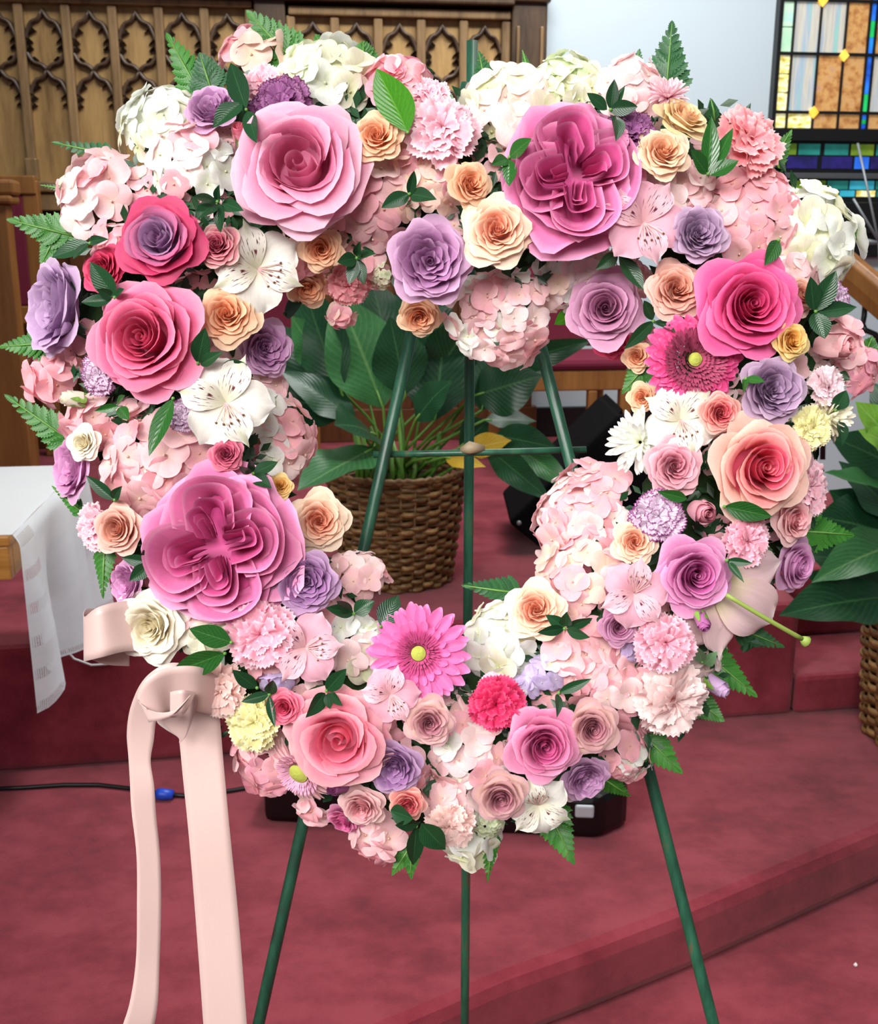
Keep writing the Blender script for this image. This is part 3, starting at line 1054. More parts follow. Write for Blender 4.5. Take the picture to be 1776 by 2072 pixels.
G_OPAL = glass('opal glass', ('7cc4dc', 'b4b0ac', 'c8c4b4', '9fb0c4', '8accb4'), 0.32, (26, 26, 1.6))
G_AMBER = glass('amber glass', ('8a5a34', 'b07a48', 'c4975c', 'b98a70'), 0.45, (22, 22, 22))
G_MINT = glass('mint glass', ('a8d8b4', 'c4e2c4', '9cdcd8'), 0.45, (8, 8, 8))
G_YELLOW = glass('yellow rippled glass', ('b8a44a', 'e6d878', 'fffbd0', 'c8b45a'), 0.6, (20, 20, 40))
G_GOLD = glass('gold glass', ('e8b030', 'f6d060'), 0.8, (8, 8, 8))
G_BLUE = glass('blue glass', ('1c48b0', '2c74e0', '20a0e0'), 0.7, (5, 5, 5))
G_GREEN = glass('green glass', ('10904a', '28c868'), 0.7, (5, 5, 5))
G_TEAL = glass('teal glass', ('1c6a60', '2c8c84'), 0.4, (8, 8, 8))
G_LIME = glass('lime glass', ('4a7020', '88a830'), 0.4, (8, 8, 8))
G_NAVY = glass('navy glass', ('141030', '2c2470', '1c1c40'), 0.3, (9, 9, 9))
G_AQUA = glass('aqua glass', ('2a9ab4', '40b4cc'), 0.45, (9, 9, 9))

win = structure(wall_box(MB(), 1.645, 1.665, 1.985, 3.4, 0.0, 0.05).build('window_1', M_BLACK, None, False))
win['label'] = 'stained glass window of opal, amber and blue panes beside the white wall'


def wpart(name, s0, s1, z0, z1, mat, o0=0.01, o1=0.02, bevel=0.0):
    return wall_box(MB(), s0, s1, z0, z1, o0, o1).build(name, mat, win, False, bevel)


wpart('window_frame', 1.645, 3.3, 1.965, 2.02, M_BLACK, 0.002, 0.06)
wpart('window_frame', 3.3, 3.34, 1.38, 3.4, M_BLACK, 0.002, 0.06)
CS = [1.667, 1.735, 1.870, 2.003, 2.122, 2.158, 2.292, 2.425, 2.56, 2.69, 2.82, 2.95, 3.08, 3.20, 3.30]
ZS = [2.022, 2.100, 2.370, 2.612, 2.86, 3.12, 3.38]
for j in range(len(ZS) - 1):
    wpart('lead_came', 1.665, 3.3, ZS[j + 1] - 0.007, ZS[j + 1] + 0.007, M_BLACK, 0.004, 0.026)
for i in range(1, len(CS) - 1):
    wpart('lead_came', CS[i] - 0.005, CS[i] + 0.005, 2.02, 3.4, M_BLACK, 0.004, 0.024)
for j in range(len(ZS) - 1):
    for i in range(len(CS) - 1):
        a, b, c, d = CS[i] + 0.004, CS[i + 1] - 0.004, ZS[j] + 0.006, ZS[j + 1] - 0.006
        if i == 0 and j in (1, 2, 3):
            for q in range(3 if j == 1 else 2):
                h = (d - c) / (3 if j == 1 else 2)
                wpart('glass_pane', a, b, c + q * h + 0.003, c + (q + 1) * h - 0.003, G_YELLOW if j == 1 else G_MINT, 0.008, 0.013)
            continue
        if i == 4:
            h = (d - c) / 3
            for q in range(3):
                wpart('glass_pane', a, b, c + q * h, c + (q + 1) * h - 0.002, (G_BLUE, G_GREEN, G_BLUE)[q] if j != 1 else (G_GREEN, G_BLUE, G_BLUE)[q], 0.008, 0.013)
            continue
        if j == 0:
            m = G_YELLOW if i < 2 else G_AMBER
        elif j == 1:
            m = G_OPAL if i in (1, 5, 8, 11) else G_AMBER
        else:
            m = G_OPAL if (i + j) % 5 in (3, 4) else G_AMBER
        wpart('glass_pane', a, b, c, d, m, 0.008, 0.013)
for (s, z) in ((2.003, 2.365), (1.870, 2.10), (1.870, 2.61)):
    m = MB().prism([(s - 0.026, z), (s, z - 0.03), (s + 0.026, z), (s, z + 0.03)], 0.012, 0.028)
    m.v[0] = np.array([WP(p[0], p[1], p[2]) for p in m.v[0]])
    m.build('diamond_pane', G_GOLD, win, False)
# the hopper below, with its two rows of small panes, and the black ledge
wpart('hopper_frame', 1.66, 3.3, 1.80, 1.967, M_BLACK, 0.002, 0.012)
for i, (s0, s1, m) in enumerate(((1.70, 1.80, G_LIME), (1.812, 1.925, G_TEAL), (1.95, 2.075, G_TEAL), (2.09, 2.21, G_LIME), (2.225, 2.36, G_TEAL), (2.38, 2.5, G_TEAL), (2.52, 2.65, G_LIME))):
    wpart('hopper_or_reflection_pane', s0, s1, 1.90, 1.953, m, 0.010, 0.016)
for i, (s0, s1, m) in enumerate(((1.69, 1.745, G_LIME), (1.755, 1.915, G_NAVY), (1.94, 2.10, G_NAVY), (2.115, 2.19, G_BLUE), (2.20, 2.36, G_NAVY), (2.38, 2.54, G_NAVY))):
    wpart('hopper_or_reflection_pane', s0, s1, 1.835, 1.893, m, 0.010, 0.016)
wpart('window_sill', 1.64, 3.3, 1.785, 1.812, simple('grey painted sill', hx('4a4d50'), 0.5), 0.002, 0.05, 0.003)
wpart('hopper_frame', 1.66, 3.3, 1.67, 1.784, M_BLACK, 0.002, 0.012)
for (s0, s1, m) in ((1.79, 1.875, G_LIME), (1.885, 1.97, G_LIME), (1.98, 2.09, G_TEAL), (2.10, 2.23, G_AQUA), (2.24, 2.36, G_TEAL), (2.37, 2.50, G_AQUA)):  # rows under the sill stand in for glass reflected in the black gloss
    wpart('hopper_or_reflection_pane', s0, s1, 1.735, 1.777, m, 0.010, 0.016)
for (s0, s1, m) in ((1.83, 1.885, G_YELLOW), (1.895, 1.98, G_TEAL), (1.99, 2.04, G_YELLOW), (2.05, 2.13, G_AQUA), (2.14, 2.24, G_YELLOW), (2.25, 2.4, G_TEAL)):
    wpart('hopper_or_reflection_pane', s0, s1, 1.700, 1.730, m, 0.010, 0.016)
wpart('window_ledge', 1.60, 3.34, 1.40, 1.672, M_BLACK, 0.002, 0.05, 0.006)
wpart('window_ledge', 1.58, 3.36, 1.515, 1.54, M_BLACK, 0.05, 0.09, 0.006)

# ---- carved oak screen: panels, stiles, rails and ogee tracery
scr = thing('carved_screen', 'carved brown oak screen with two tiers of pointed gothic tracery against the back wall', 'screen', Matrix.Translation(Vector(WP(-0.9, Z2, 0.05))))
SINV = scr.matrix_basis.inverted()


def spart(name, s0, s1, z0, z1, mat, o0, o1, bevel=0.004):
    m = MB().box((s0, z0, o0), (s1, z1, o1), lambda p: np.array(SINV @ Vector(WP(p[0], p[1], p[2]))))
    return m.build(name, mat, scr, False, bevel)


spart('backboard', -3.3, 0.50, 1.70, 2.62, M_CREVICE, 0.002, 0.02, 0)


def ogee(n=9):
    """Half of a pointed arch from its apex (0, 0) to its springing (1, -1)."""
    t = np.linspace(0, 1, n)
    return np.stack([t, -(0.55 * t + 0.45 * t ** 2) - 0.13 * np.sin(2 * math.pi * t)], 1)


def tracery(s, z, hw, h, up, parent_name):
    """One arch of the tracery with its cusps, a bar of its own that stands proud of the panel."""
    half = ogee() * np.array([hw, h])
    pts = np.concatenate([half[::-1] * np.array([-1, 1]), half[1:]])
    if not up:
        pts[:, 1] *= -1
    pts = pts + np.array([s, z])
    d = np.gradient(pts, axis=0)
    d /= np.linalg.norm(d, axis=1)[:, None]
    nrm = np.stack([-d[:, 1], d[:, 0]], 1)
    m = MB()
    prof = [(-0.013, 0.024), (-0.005, 0.055), (0.005, 0.055), (0.013, 0.024)]
    vs, n = [], len(prof)
    for p, q in zip(pts, nrm):
        for w, o in prof:
            vs.append(SINV @ Vector(WP(p[0] + q[0] * w, p[1] + q[1] * w, o)))
    m.add(vs, [(i * n + k, i * n + k + 1, (i + 1) * n + k + 1, (i + 1) * n + k) for i in range(len(pts) - 1) for k in range(n - 1)])
    sg = -1 if up else 1
    for side in (-1, 1):
        x, y = s + side * hw, z + sg * h
        for (cx, cy, r) in ((x - side * 0.014, y + sg * 0.020, 0.017), (x - side * 0.030, y - sg * 0.028, 0.018), (x - side * 0.012, y + sg * 0.052, 0.014)):
            tri = [(cx - side * r, cy), (cx + side * r, cy + r), (cx + side * r, cy - r), (cx, cy + r * 0.9)]
            m2 = MB().prism(tri if side > 0 else tri[::-1], 0.024, 0.044)
            m.add([SINV @ Vector(WP(p[0], p[1], p[2])) for p in m2.v[0]], m2.f)
    return m.build('tracery_arch', M_OAK_DARK, scr, True)


def bay(stiles, ztop, zbot):
    for a, b in zip(stiles[:-1], stiles[1:]):
        c = (a + b) / 2
        hw = (b - a) / 2 - 0.021
        spart('panel', a + 0.015, b - 0.015, zbot, ztop, M_OAK_PANEL, 0.021, 0.026, 0)
        tracery(c, ztop - 0.025, hw, 0.115, True, 'a')
        tracery(c, ztop - 0.275, hw, 0.07, False, 'b')
        tracery(c, ztop - 0.275, hw, 0.10, True, 'c')
    for s in stiles:
        spart('stile', s - 0.021, s + 0.021, zbot, ztop, M_OAK, 0.02, 0.062, 0.008)
        spart('stile_foot', s - 0.027, s + 0.027, zbot, zbot + 0.10, M_OAK, 0.02, 0.07, 0.006)


LEFT_BAY = [-3.105 + 0.2028 * k for k in range(12)]          # ... -1.888 -1.685 -1.482 -1.279 -1.077 -0.874
bay(LEFT_BAY, 2.505, 1.75)
bay([-0.69 + 0.2 * k for k in range(6)], 2.480, 1.75)
spart('top_rail', -3.2, -0.86, 2.505, 2.535, M_OAK, 0.02, 0.075, 0.008)
spart('top_rail', -0.70, 0.33, 2.48, 2.52, M_OAK, 0.02, 0.075, 0.008)
spart('cornice', -3.25, 0.34, 2.535, 2.60, M_OAK_DARK, 0.02, 0.12, 0.01)
spart('bottom_rail', -3.2, 0.5, 1.70, 1.75, M_OAK, 0.02, 0.075, 0.008)
for s0, s1 in ((-0.853, -0.712), (0.332, 0.50)):
    spart('pilaster', s0, s1, 1.702, 2.62, M_OAK_DARK, 0.02, 0.09, 0.01)
    tracery((s0 + s1) / 2, 2.55, 0.055, 0.12, True, 'd')
    spart('pilaster_band', s0 + 0.02, s0 + 0.035, 1.75, 2.45, M_OAK, 0.09, 0.105, 0.004)
    spart('pilaster_band', s1 - 0.035, s1 - 0.02, 1.75, 2.45, M_OAK, 0.09, 0.105, 0.004)
    spart('capital', s0 - 0.015, s1 + 0.015, 2.55, 2.63, M_OAK_DARK, 0.02, 0.12, 0.02)
wsc = thing('wainscot', 'brown panelled wainscot under the carved oak screen', 'panelling', Matrix.Translation(Vector(WP(-0.9, Z2, 0.05))))
WINV = wsc.matrix_basis.inverted()


def wpart2(name, s0, s1, z0, z1, mat, o0, o1, bevel=0.004):
    m = MB().box((s0, z0, o0), (s1, z1, o1), lambda p: np.array(WINV @ Vector(WP(p[0], p[1], p[2]))))
    return m.build(name, mat, wsc, False, bevel)


wpart2('rail', -3.3, 0.5, 1.62, 1.698, M_OAK, 0.0, 0.06)
wpart2('rail', -3.3, 0.5, Z2, 0.66, M_BROWN, 0.0, 0.05)
for k in range(13):
    s = -3.3 + k * 0.3085
    wpart2('stile', s, s + 0.07, 0.66, 1.62, M_BROWN, 0.0, 0.05)
    if k < 12:
        wpart2('panel', s + 0.07, s + 0.3085, 0.66, 1.62, M_BROWN, 0.0, 0.02, 0)


# ---- chairs
def box_part(root, name, lo, hi, mat, bevel=0.006):
    return MB().box(lo, hi).build(name, mat, root, False, bevel)


def choir_chair(x, y, yaw, label):
    root = thing('choir_chair', label, 'chair', Matrix.Translation((x, y, Z2)) @ RZ(yaw), 'choir chairs behind the wreath')
    W, D, H = 0.54, 0.48, 0.46
    for sx in (-1, 1):
        for sy in (-1, 1):
            cx, cy = sx * (W / 2 - 0.025), sy * (D / 2 - 0.025)
            box_part(root, 'leg', (cx - 0.025, cy - 0.025, 0), (cx + 0.025, cy + 0.025, 0.375 if sy < 0 else 1.05), M_CHAIRWOOD)
    box_part(root, 'leg', (-0.02 + 0.1, -D / 2, 0), (0.02 + 0.1, -D / 2 + 0.04, 0.375), M_CHAIRWOOD)
    box_part(root, 'seat_rail', (-W / 2, -D / 2, 0.375), (W / 2, D / 2, H), M_CHAIRWOOD)
    box_part(root, 'seat', (-W / 2 + 0.01, -D / 2 - 0.01, H), (W / 2 - 0.01, D / 2 - 0.06, H + 0.05), M_MAROON, 0.02)
    box_part(root, 'backrest', (-W / 2 + 0.03, D / 2 - 0.06, H + 0.06), (W / 2 - 0.03, D / 2 - 0.005, 0.98), M_MAROON, 0.015)
    box_part(root, 'top_rail', (-W / 2 - 0.01, D / 2 - 0.06, 0.98), (W / 2 + 0.01, D / 2, 1.07), M_CHAIRWOOD)
    return root


choir_chair(0.525, 4.72, PSI, 'wooden chair with maroon seat, seen through the heart on the side of the black speaker')
choir_chair(-0.79, 4.55, PSI, 'wooden chair with maroon seat hidden behind the tall leaves of the peace lily')
hb = thing('high_backed_chair', 'high-backed wooden chair with a maroon back panel beyond the lace-covered table', 'chair', Matrix.Translation((-2.02, 4.72, Z2)) @ RZ(PSI))
for sx in (-1, 1):
    box_part(hb, 'leg', (sx * 0.22 - 0.035, 0.2, 0), (sx * 0.22 + 0.035, 0.26, 1.25), M_CHAIRWOOD)
    box_part(hb, 'leg', (sx * 0.22 - 0.03, -0.24, 0), (sx * 0.22 + 0.03, -0.18, 0.5), M_CHAIRWOOD)
box_part(hb, 'seat', (-0.25, -0.25, 0.42), (0.25, 0.25, 0.5), M_MAROON, 0.015)
box_part(hb, 'backrest', (-0.19, 0.2, 0.70), (0.19, 0.24, 1.19), M_MAROON, 0.01)
box_part(hb, 'lower_rail', (-0.25, 0.19, 0.62), (0.25, 0.25, 0.70), M_CHAIRWOOD)
box_part(hb, 'top_rail', (-0.25, 0.19, 1.19), (0.25, 0.26, 1.27), M_CHAIRWOOD)
be = thing('bench_end', 'tall brown wooden bench end with a moulded cap behind the lace-covered table', 'bench', Matrix.Translation((-1.79, 3.95, Z2)) @ RZ(PSI))
box_part(be, 'side_panel', (-0.4, 0, 0), (0.235, 0.08, 1.12), M_CHAIRWOOD)
box_part(be, 'cap', (-0.42, -0.02, 1.12), (0.26, 0.1, 1.15), M_CHAIRWOOD, 0.01)
box_part(be, 'cap', (-0.41, -0.012, 1.15), (0.27, 0.09, 1.205), M_CHAIRWOOD, 0.012)

# ---- the table and its lace cloth
T0 = np.array([-0.840, 2.0, 0.936])
TX, TY = WX, WN


def TP(a, b, z):
    p = T0 + TX * a + TY * b
    return np.array([p[0], p[1], z])


tb = thing('altar_table', 'wooden table with an orange pine apron under a white lace cloth', 'table', Matrix.Translation((-1.6, 2.3, Z1)))
TI = tb.matrix_basis.inverted()


def tpart(name, a0, a1, b0, b1, z0, z1, mat, bevel=0.004):
    return MB().box((a0, b0, z0), (a1, b1, z1), lambda p: np.array(TI @ Vector(TP(*p)))).build(name, mat, tb, False, bevel)


tpart('tabletop', -1.7, 0.0, 0.0, 0.66, 0.912, 0.934, M_PINE)
tpart('apron', -1.69, -0.005, 0.005, 0.03, 0.842, 0.912, M_PINE)
tpart('apron', -1.69, -0.03, 0.62, 0.65, 0.842, 0.912, M_PINE)
tpart('apron', -0.03, -0.005, 0.03, 0.62, 0.842, 0.912, M_PINE)
for a in (-1.5, -0.48):
    for b in (0.06, 0.40):
        tpart('leg', a, a + 0.06, b, b + 0.06, Z1, 0.912, M_BROWN)


def lace_mat():
    k = NT('white lace cloth')
    tc, U, V = k.uv()
    v = k.n('ShaderNodeTexVoronoi')
    v.feature = 'F1'
    mp = k.n('ShaderNodeMapping')
    mp.inputs['Scale'].default_value = (150, 150, 1)
    k.l(tc.outputs['UV'], mp.inputs[0])
    k.l(mp.outputs[0], v.inputs['Vector'])
    v.inputs['Randomness'].default_value = 0.15
    v.inputs['Scale'].default_value = 1.0
    hole = k.ramp(v.outputs['Distance'], [(0.26, 1.0), (0.34, 0.0)])
    # bands of open work: along the near edge and across the drop
    b1 = k.ramp(U, [(0.0, 0.0), (0.02, 1.0), (0.14, 1.0), (0.16, 0.0)])
    w1 = k.math('SINE', k.math('MULTIPLY', V, 34.0))
    b1 = k.math('MULTIPLY', b1, k.ramp(w1, [(0.45, 0.0), (0.6, 1.0)]))
    b2 = k.ramp(V, [(0.955, 0.0), (0.965, 1.0), (0.985, 1.0), (0.99, 0.0)])
    f = k.math('MULTIPLY', hole, k.math('MAXIMUM', b1, b2))
    col = k.mix(k.noise(tc.outputs['UV'], 9, 4), hx('dfe8ee'), hx('f4f8fb'))
    p = k.bsdf(col, 0.8, 0.2, k.bump(v.outputs['Distance'], 0.3, 0.002), 0.38)
    src = k.out.inputs[0].links[0].from_socket
    tr = k.n('ShaderNodeBsdfTransparent')
    mx = k.n('ShaderNodeMixShader')
    k.l(f, mx.inputs[0])
    k.l(src, mx.inputs[1])
    k.l(tr.outputs[0], mx.inputs[2])
    k.l(mx.outputs[0], k.out.inputs[0])
    return k.m


M_LACE = lace_mat()
cl = thing('lace_tablecloth', 'white lace cloth lying on the table and hanging over its end', 'tablecloth', Matrix.Translation(Vector(TP(0, 0.33, 0.936))))
CI = cl.matrix_basis.inverted()
nb, na = 40, 26
Bv, Av = np.meshgrid(np.linspace(0, 1, nb), np.linspace(0, 1, na), indexing='ij')   # Bv down the drop, Av from the near to the far edge
top = np.array([[TP(-1.7 + 1.705 * j / 9.0, 0.66 * i / 9.0, 0.9365 + 0.001 * math.sin(i * 2 + j)) for j in range(10)] for i in range(10)])
q = np.array([[CI @ Vector(p) for p in r] for r in top])
MB().grid(q[..., 0], q[..., 1], q[..., 2], np.full((10, 10), .5), np.full((10, 10), .2)).build('cloth_top', M_LACE, cl)
hang = np.zeros((nb, na, 3))
for i in range(nb):
    for j in range(na):
        b, a = Bv[i, j], Av[i, j]
        drop = 0.372 + 0.008 * math.cos(a * 9)
        amp = 0.05 * min(1, b * 1.6) ** 1.2
        r = amp * (math.sin(a * 12.5) * math.exp(-a * 1.2) + 0.2 * math.sin(a * 25 + b * 2) - 0.2 * math.sin(b * 2))
        gather = a * (1 - 0.05 * b)
        rim = min(1.0, b * 14)
        hang[i, j] = TP(0.006 + 0.012 * math.sin(rim * 1.57) + r + 0.05 * a * b, 0.66 * gather, 0.9365 - drop * b + 0.0 * rim)
q = np.array([[CI @ Vector(p) for p in r] for r in hang])
MB().grid(q[..., 0], q[..., 1], q[..., 2], Av, Bv).build('cloth_drop', M_LACE, cl)

# ---- baskets
M_WICKER = wood_mat('brown wicker', hx('33200f'), hx('8d683c'), (40, 40, 60), 0.5)
M_WICKER_LIGHT = wood_mat('light wicker', hx('5c3f20'), hx('b08a55'), (40, 40, 60), 0.5)


def basket(x, y, z, r0, r1, h, rows, stakes, label):
    root = thing('wicker_basket', label, 'basket', Matrix.Translation((x, y, z)))
    n = stakes * 6
    a = np.linspace(0, 2 * math.pi, n + 1)[:-1]
    th = h / rows
    for i in range(rows):
        zc = th * (i + 0.5)
        m = MB()
        ring = []
        for k in range(6):
            t = 2 * math.pi * k / 6
            R = r0 + (r1 - r0) * (zc / h) + 0.0075 * np.sin(a * stakes / 2 * 2 / 2 + (i % 2) * math.pi + 0.3 * math.sin(i)) + 0.0045 * math.cos(t) + 0.0012 * np.sin(a * 7 + i * 2.1)
            Z = zc + th * 0.62 * math.sin(t) + 0.0022 * np.sin(a * 5 + i * 1.7)
            ring.append((R * np.cos(a), R * np.sin(a), Z + 0 * a))
        ring.append(ring[0])
        X, Y, Z = (np.stack([q[c] for q in ring], 0) for c in range(3))
        m.grid(X, Y, Z, wrap=True)
        m.build('wicker_strand', M_WICKER_LIGHT if i % 4 == 1 else M_WICKER, root)
    for i in range(stakes):
        t = 2 * math.pi * i / stakes
        MB().tube([((r0 + (r1 - r0) * f) * math.cos(t), (r0 + (r1 - r0) * f) * math.sin(t), h * f) for f in (0.0, 0.5, 1.02)], 0.004, 5).build('stake', M_WICKER, root)
    t = np.linspace(0, 2 * math.pi, 60)
    for q in range(2):
        MB().tube(np.stack([(r1 + 0.004) * np.cos(t), (r1 + 0.004) * np.sin(t), h + 0.006 + 0.006 * np.sin(t * 22 + q * math.pi)], 1), 0.008, 6, False).build('rim_braid', M_WICKER, root)
    MB().tube([(0, 0, 0.004), (0, 0, 0.02)], r0, 32).build('basket_base', M_WICKER, root)
    soil = MB().tube([(0, 0, h * 0.6), (0, 0, h * 0.88)], (r0 + r1) / 2, 24)
    soil.build('soil', simple('dark potting soil', hx('2a1d14'), 0.95, 0.1, var=0.4, scale=80), root)
    return root


BX, BY = -0.128, 3.10
basket(BX, BY, Z2, 0.162, 0.205, 0.335, 24, 30, 'brown wicker basket holding the peace lily seen through the heart')
basket(1.40, 2.72, Z1, 0.20, 0.235, 0.43, 26, 30, 'dark wicker basket on the lower carpet beside the stair, below large green leaves')

M_LILYLEAF = leaf_mat('peace lily leaf', hx('10301c'), hx('1f4c2e'), hx('4a7a48'), 0.35, 90, 0.08, 0.35)
M_LILYLIGHT = leaf_mat('light peace lily leaf', hx('24562e'), hx('417a46'), hx('86ac6c'), 0.35, 90, 0.12, 0.35)
M_LILYYELLOW = leaf_mat('yellowing leaf', hx('b8942a'), hx('e0bc3c'), hx('e8d880'), 0.4, 60, 0.2)
M_PETIOLE = simple('green petiole', hx('5c8a34'), 0.45, var=0.2, scale=40)
LILYLEAF = [leaf_mesh(b, 0.16, 0.42, 1.05, tw, 0.05, 9, 16) for b, tw in ((0.25, 0.0), (0.5, 0.15), (0.12, -0.15))]


def lily_plant(label, base, leaves, stalks=0):
    """leaves: (base px, base depth, tip px, tip depth, width px, material, roll)"""
    root = thing('peace_lily', label, 'potted plant', Matrix.Translation(base))
    inv = root.matrix_basis.inverted()
    for i, (bu, bv, bd, tu, tv, td, wd, mat, roll) in enumerate(leaves):
        A, B = Vector(P(bu, bv, bd)), Vector(P(tu, tv, td))
        y = B - A
        L = y.length
        y.normalize()
        n = Vector((0.0, -0.75, 0.65))
        n = (n - y * n.dot(y)).normalized()
        n = Matrix.Rotation(roll, 3, y) @ n
        x = y.cross(n)
        wm = wd * bd / F
        M = Matrix((x * wm, y * L, n * L * 0.5)).transposed().to_4x4()
        M.translation = A
        me = LILYLEAF[i % 3]
        me.materials.append(mat) if not me.materials else None
        lf = inst('leaf', me, root, inv @ M, mat)
        c = Vector((base[0] + RNG.uniform(-.09, .09), base[1] + RNG.uniform(-.08, .08), base[2] - 0.06))
        mid = (A + c) / 2 + Vector((RNG.uniform(-.02, .02), 0, 0.03))
        pt = MB().tube([tuple(inv @ c), tuple(inv @ mid), tuple(inv @ A), tuple(inv @ (A + y * L * 0.15))], [0.0055, 0.005, 0.004, 0.003], 6).build('petiole', M_PETIOLE, root)
    for i in range(stalks):
        c = Vector((base[0] + RNG.uniform(-.11, .11), base[1] + RNG.uniform(-.14, .0), base[2] - 0.05))
        t = c + Vector((RNG.uniform(-.06, .06), RNG.uniform(-.04, .06), RNG.uniform(.12, .24)))
        MB().tube([tuple(inv @ c), tuple(inv @ ((c + t) / 2 + Vector((.01, 0, 0)))), tuple(inv @ t)], [0.009, 0.0075, 0.006], 6).build('petiole', M_PETIOLE, root)
    return root


D_, L_, Y_ = M_LILYLEAF, M_LILYLIGHT, M_LILYYELLOW
lily_plant('large dark green peace lily growing in the wicker basket behind the easel', (BX, BY, Z2 + 0.33), [
    (775, 825, 3.05, 685, 588, 3.0, 170, L_, 0.15), (690, 790, 3.0, 600, 560, 3.05, 120, D_, -0.4), (880, 800, 3.1, 860, 600, 3.1, 150, D_, 0.3),
    (880, 850, 3.0, 900, 655, 3.1, 150, D_, -0.2), (975, 830, 3.1, 1010, 610, 3.2, 140, D_, 0.2), (960, 800, 3.05, 1095, 760, 2.95, 120, D_, 0.5),
    (1000, 740, 3.15, 1200, 690, 3.0, 60, D_, 0.9), (760, 880, 2.95, 690, 845, 2.75, 130, D_, 0.1), (760, 905, 2.9, 602, 985, 2.62, 130, L_, 0.3),
    (720, 850, 3.0, 570, 745, 2.95, 90, D_, 0.2), (700, 830, 3.05, 540, 800, 2.95, 95, D_, -0.3), (820, 800, 3.0, 790, 640, 2.95, 120, D_, 0.2),
    (880, 760, 3.1, 960, 640, 3.0, 110, D_, 0.6), (840, 850, 2.9, 905, 765, 2.85, 110, D_, -0.5), (1000, 880, 3.0, 1125, 905, 2.85, 66, D_, 0.3),
    (985, 905, 3.0, 1110, 1010, 2.8, 60, D_, 0.5), (1040, 900, 3.05, 1160, 985, 2.9, 54, L_, 0.4), (980, 850, 3.05, 1085, 850, 3.05, 60, D_, -0.4),
    (945, 910, 3.0, 1030, 890, 2.9, 52, Y_, 0.4), (900, 925, 2.95, 975, 940, 2.85, 36, Y_, 0.4), (930, 905, 3.05, 990, 850, 3.1, 80, D_, 0.8),
    (650, 800, 3.1, 560, 650, 3.15, 120, D_, 0.1), (640, 740, 3.1, 600, 640, 3.0, 100, L_, 0.6), (800, 760, 3.15, 750, 560, 3.15, 130, D_, -0.3),
    (1010, 800, 3.15, 1120, 700, 3.2, 110, D_, -0.5), (740, 790, 3.2, 640, 690, 3.2, 140, D_, 0.0), (860, 700, 3.2, 830, 560, 3.2, 140, D_, 0.0)], 16)
lily_plant('dark green peace lily in the basket below the handrail, beyond the lily flower', (1.40, 2.72, Z1 + 0.43), [
    (1810, 1205, 2.55, 1588, 1232, 2.35, 125, D_, 0.2), (1850, 1090, 2.6, 1660, 1150, 2.4, 110, L_, 0.3), (1830, 1010, 2.65, 1672, 950, 2.5, 100, L_, 0.5),
    (1800, 1080, 2.7, 1660, 1040, 2.65, 150, D_, 0.2), (1840, 960, 2.7, 1690, 880, 2.65, 110, D_, -0.3), (1820, 1100, 2.75, 1680, 990, 2.75, 150, D_, 0.1),
    (1790, 1200, 2.65, 1630, 1160, 2.6, 70, D_, -0.3), (1860, 900, 2.75, 1760, 830, 2.6, 130, L_, 0.2), (1830, 1060, 2.72, 1700, 930, 2.78, 150, D_, 0.4),
    (1800, 1150, 2.72, 1640, 1120, 2.74, 130, D_, 0.0), (1860, 940, 2.7, 1770, 760, 2.8, 110, D_, 0.0)], 6)
lp = thing('leafy_plant', 'bright lime green leaf of a plant beyond the pink hydrangea at the edge', 'potted plant', Matrix.Translation(Vector(P(1800, 880, 2.3))))
for (bu, bv, tu, tv, wd) in ((1800, 890, 1740, 815, 70), (1810, 870, 1790, 800, 60), (1810, 905, 1745, 870, 50)):
    A, B = Vector(P(bu, bv, 2.3)), Vector(P(tu, tv, 2.25))
    y = B - A
    L = y.length
    y.normalize()
    n = Vector((0, -1, .3))
    n = (n - y * n.dot(y)).normalized()
    M = Matrix((y.cross(n) * wd * 2.3 / F, y * L, n * L)).transposed().to_4x4()
    M.translation = A
    inst('leaf', LILYLEAF[0], lp, lp.matrix_basis.inverted() @ M, leaf_mat('lime leaf', hx('6aa830'), hx('94cc54'), hx('c0e090'), .35, 40, .3))
q = lp.matrix_basis.inverted()
MB().tube([tuple(q @ Vector(P(1830, 1000, 2.36))), tuple(q @ Vector(P(1806, 940, 2.4))), tuple(q @ Vector(P(1802, 890, 2.3)))], 0.006, 6).build('stem', M_PETIOLE, lp)

# ---- black floor speaker, black case, cables
sp = thing('floor_speaker', 'black wedge floor speaker standing behind the easel beside the wicker basket', 'speaker', Matrix.Translation((0.45, 3.5, Z2)))
PLn = 3.32


def onplane(u, v, y):
    r = ray(u, v)
    return CAM + r * (y / r[1])


poly = [onplane(u, v, PLn) for u, v in ((1110, 1138), (1028, 1058), (1255, 836), (1440, 990), (1425, 1120))]
poly = [(p[0] - 0.45, p[2] - Z2) for p in poly]
poly[0] = (poly[0][0], 0.001)
poly[-1] = (poly[-1][0], 0.001)
m = MB().prism(poly[::-1], 0, 0.42)
m.v[0] = m.v[0][:, [0, 2, 1]] + np.array([0, PLn - 3.5, 0])
m.build('cabinet', M_BLACKMAT, sp, False, 0.015)
m = MB().prism([(poly[1][0] + 0.03 + (poly[2][0] - poly[1][0]) * f, poly[1][1] + 0.0 + (poly[2][1] - poly[1][1]) * f + g) for f, g in ((0.05, 0.01), (0.95, 0.01), (0.95, 0.025), (0.05, 0.025))], 0.03, 0.39)
m.v[0] = m.v[0][:, [0, 2, 1]] + np.array([0, PLn - 3.5, 0])
m.build('grille', M_BLACKMAT, sp, False)
MB().tube([(poly[1][0] + 0.035, PLn - 3.5 - 0.004, poly[1][1]), (poly[1][0] + 0.035, PLn - 3.5 + 0.006, poly[1][1])], 0.008, 10).build('screw', M_GREY, sp)
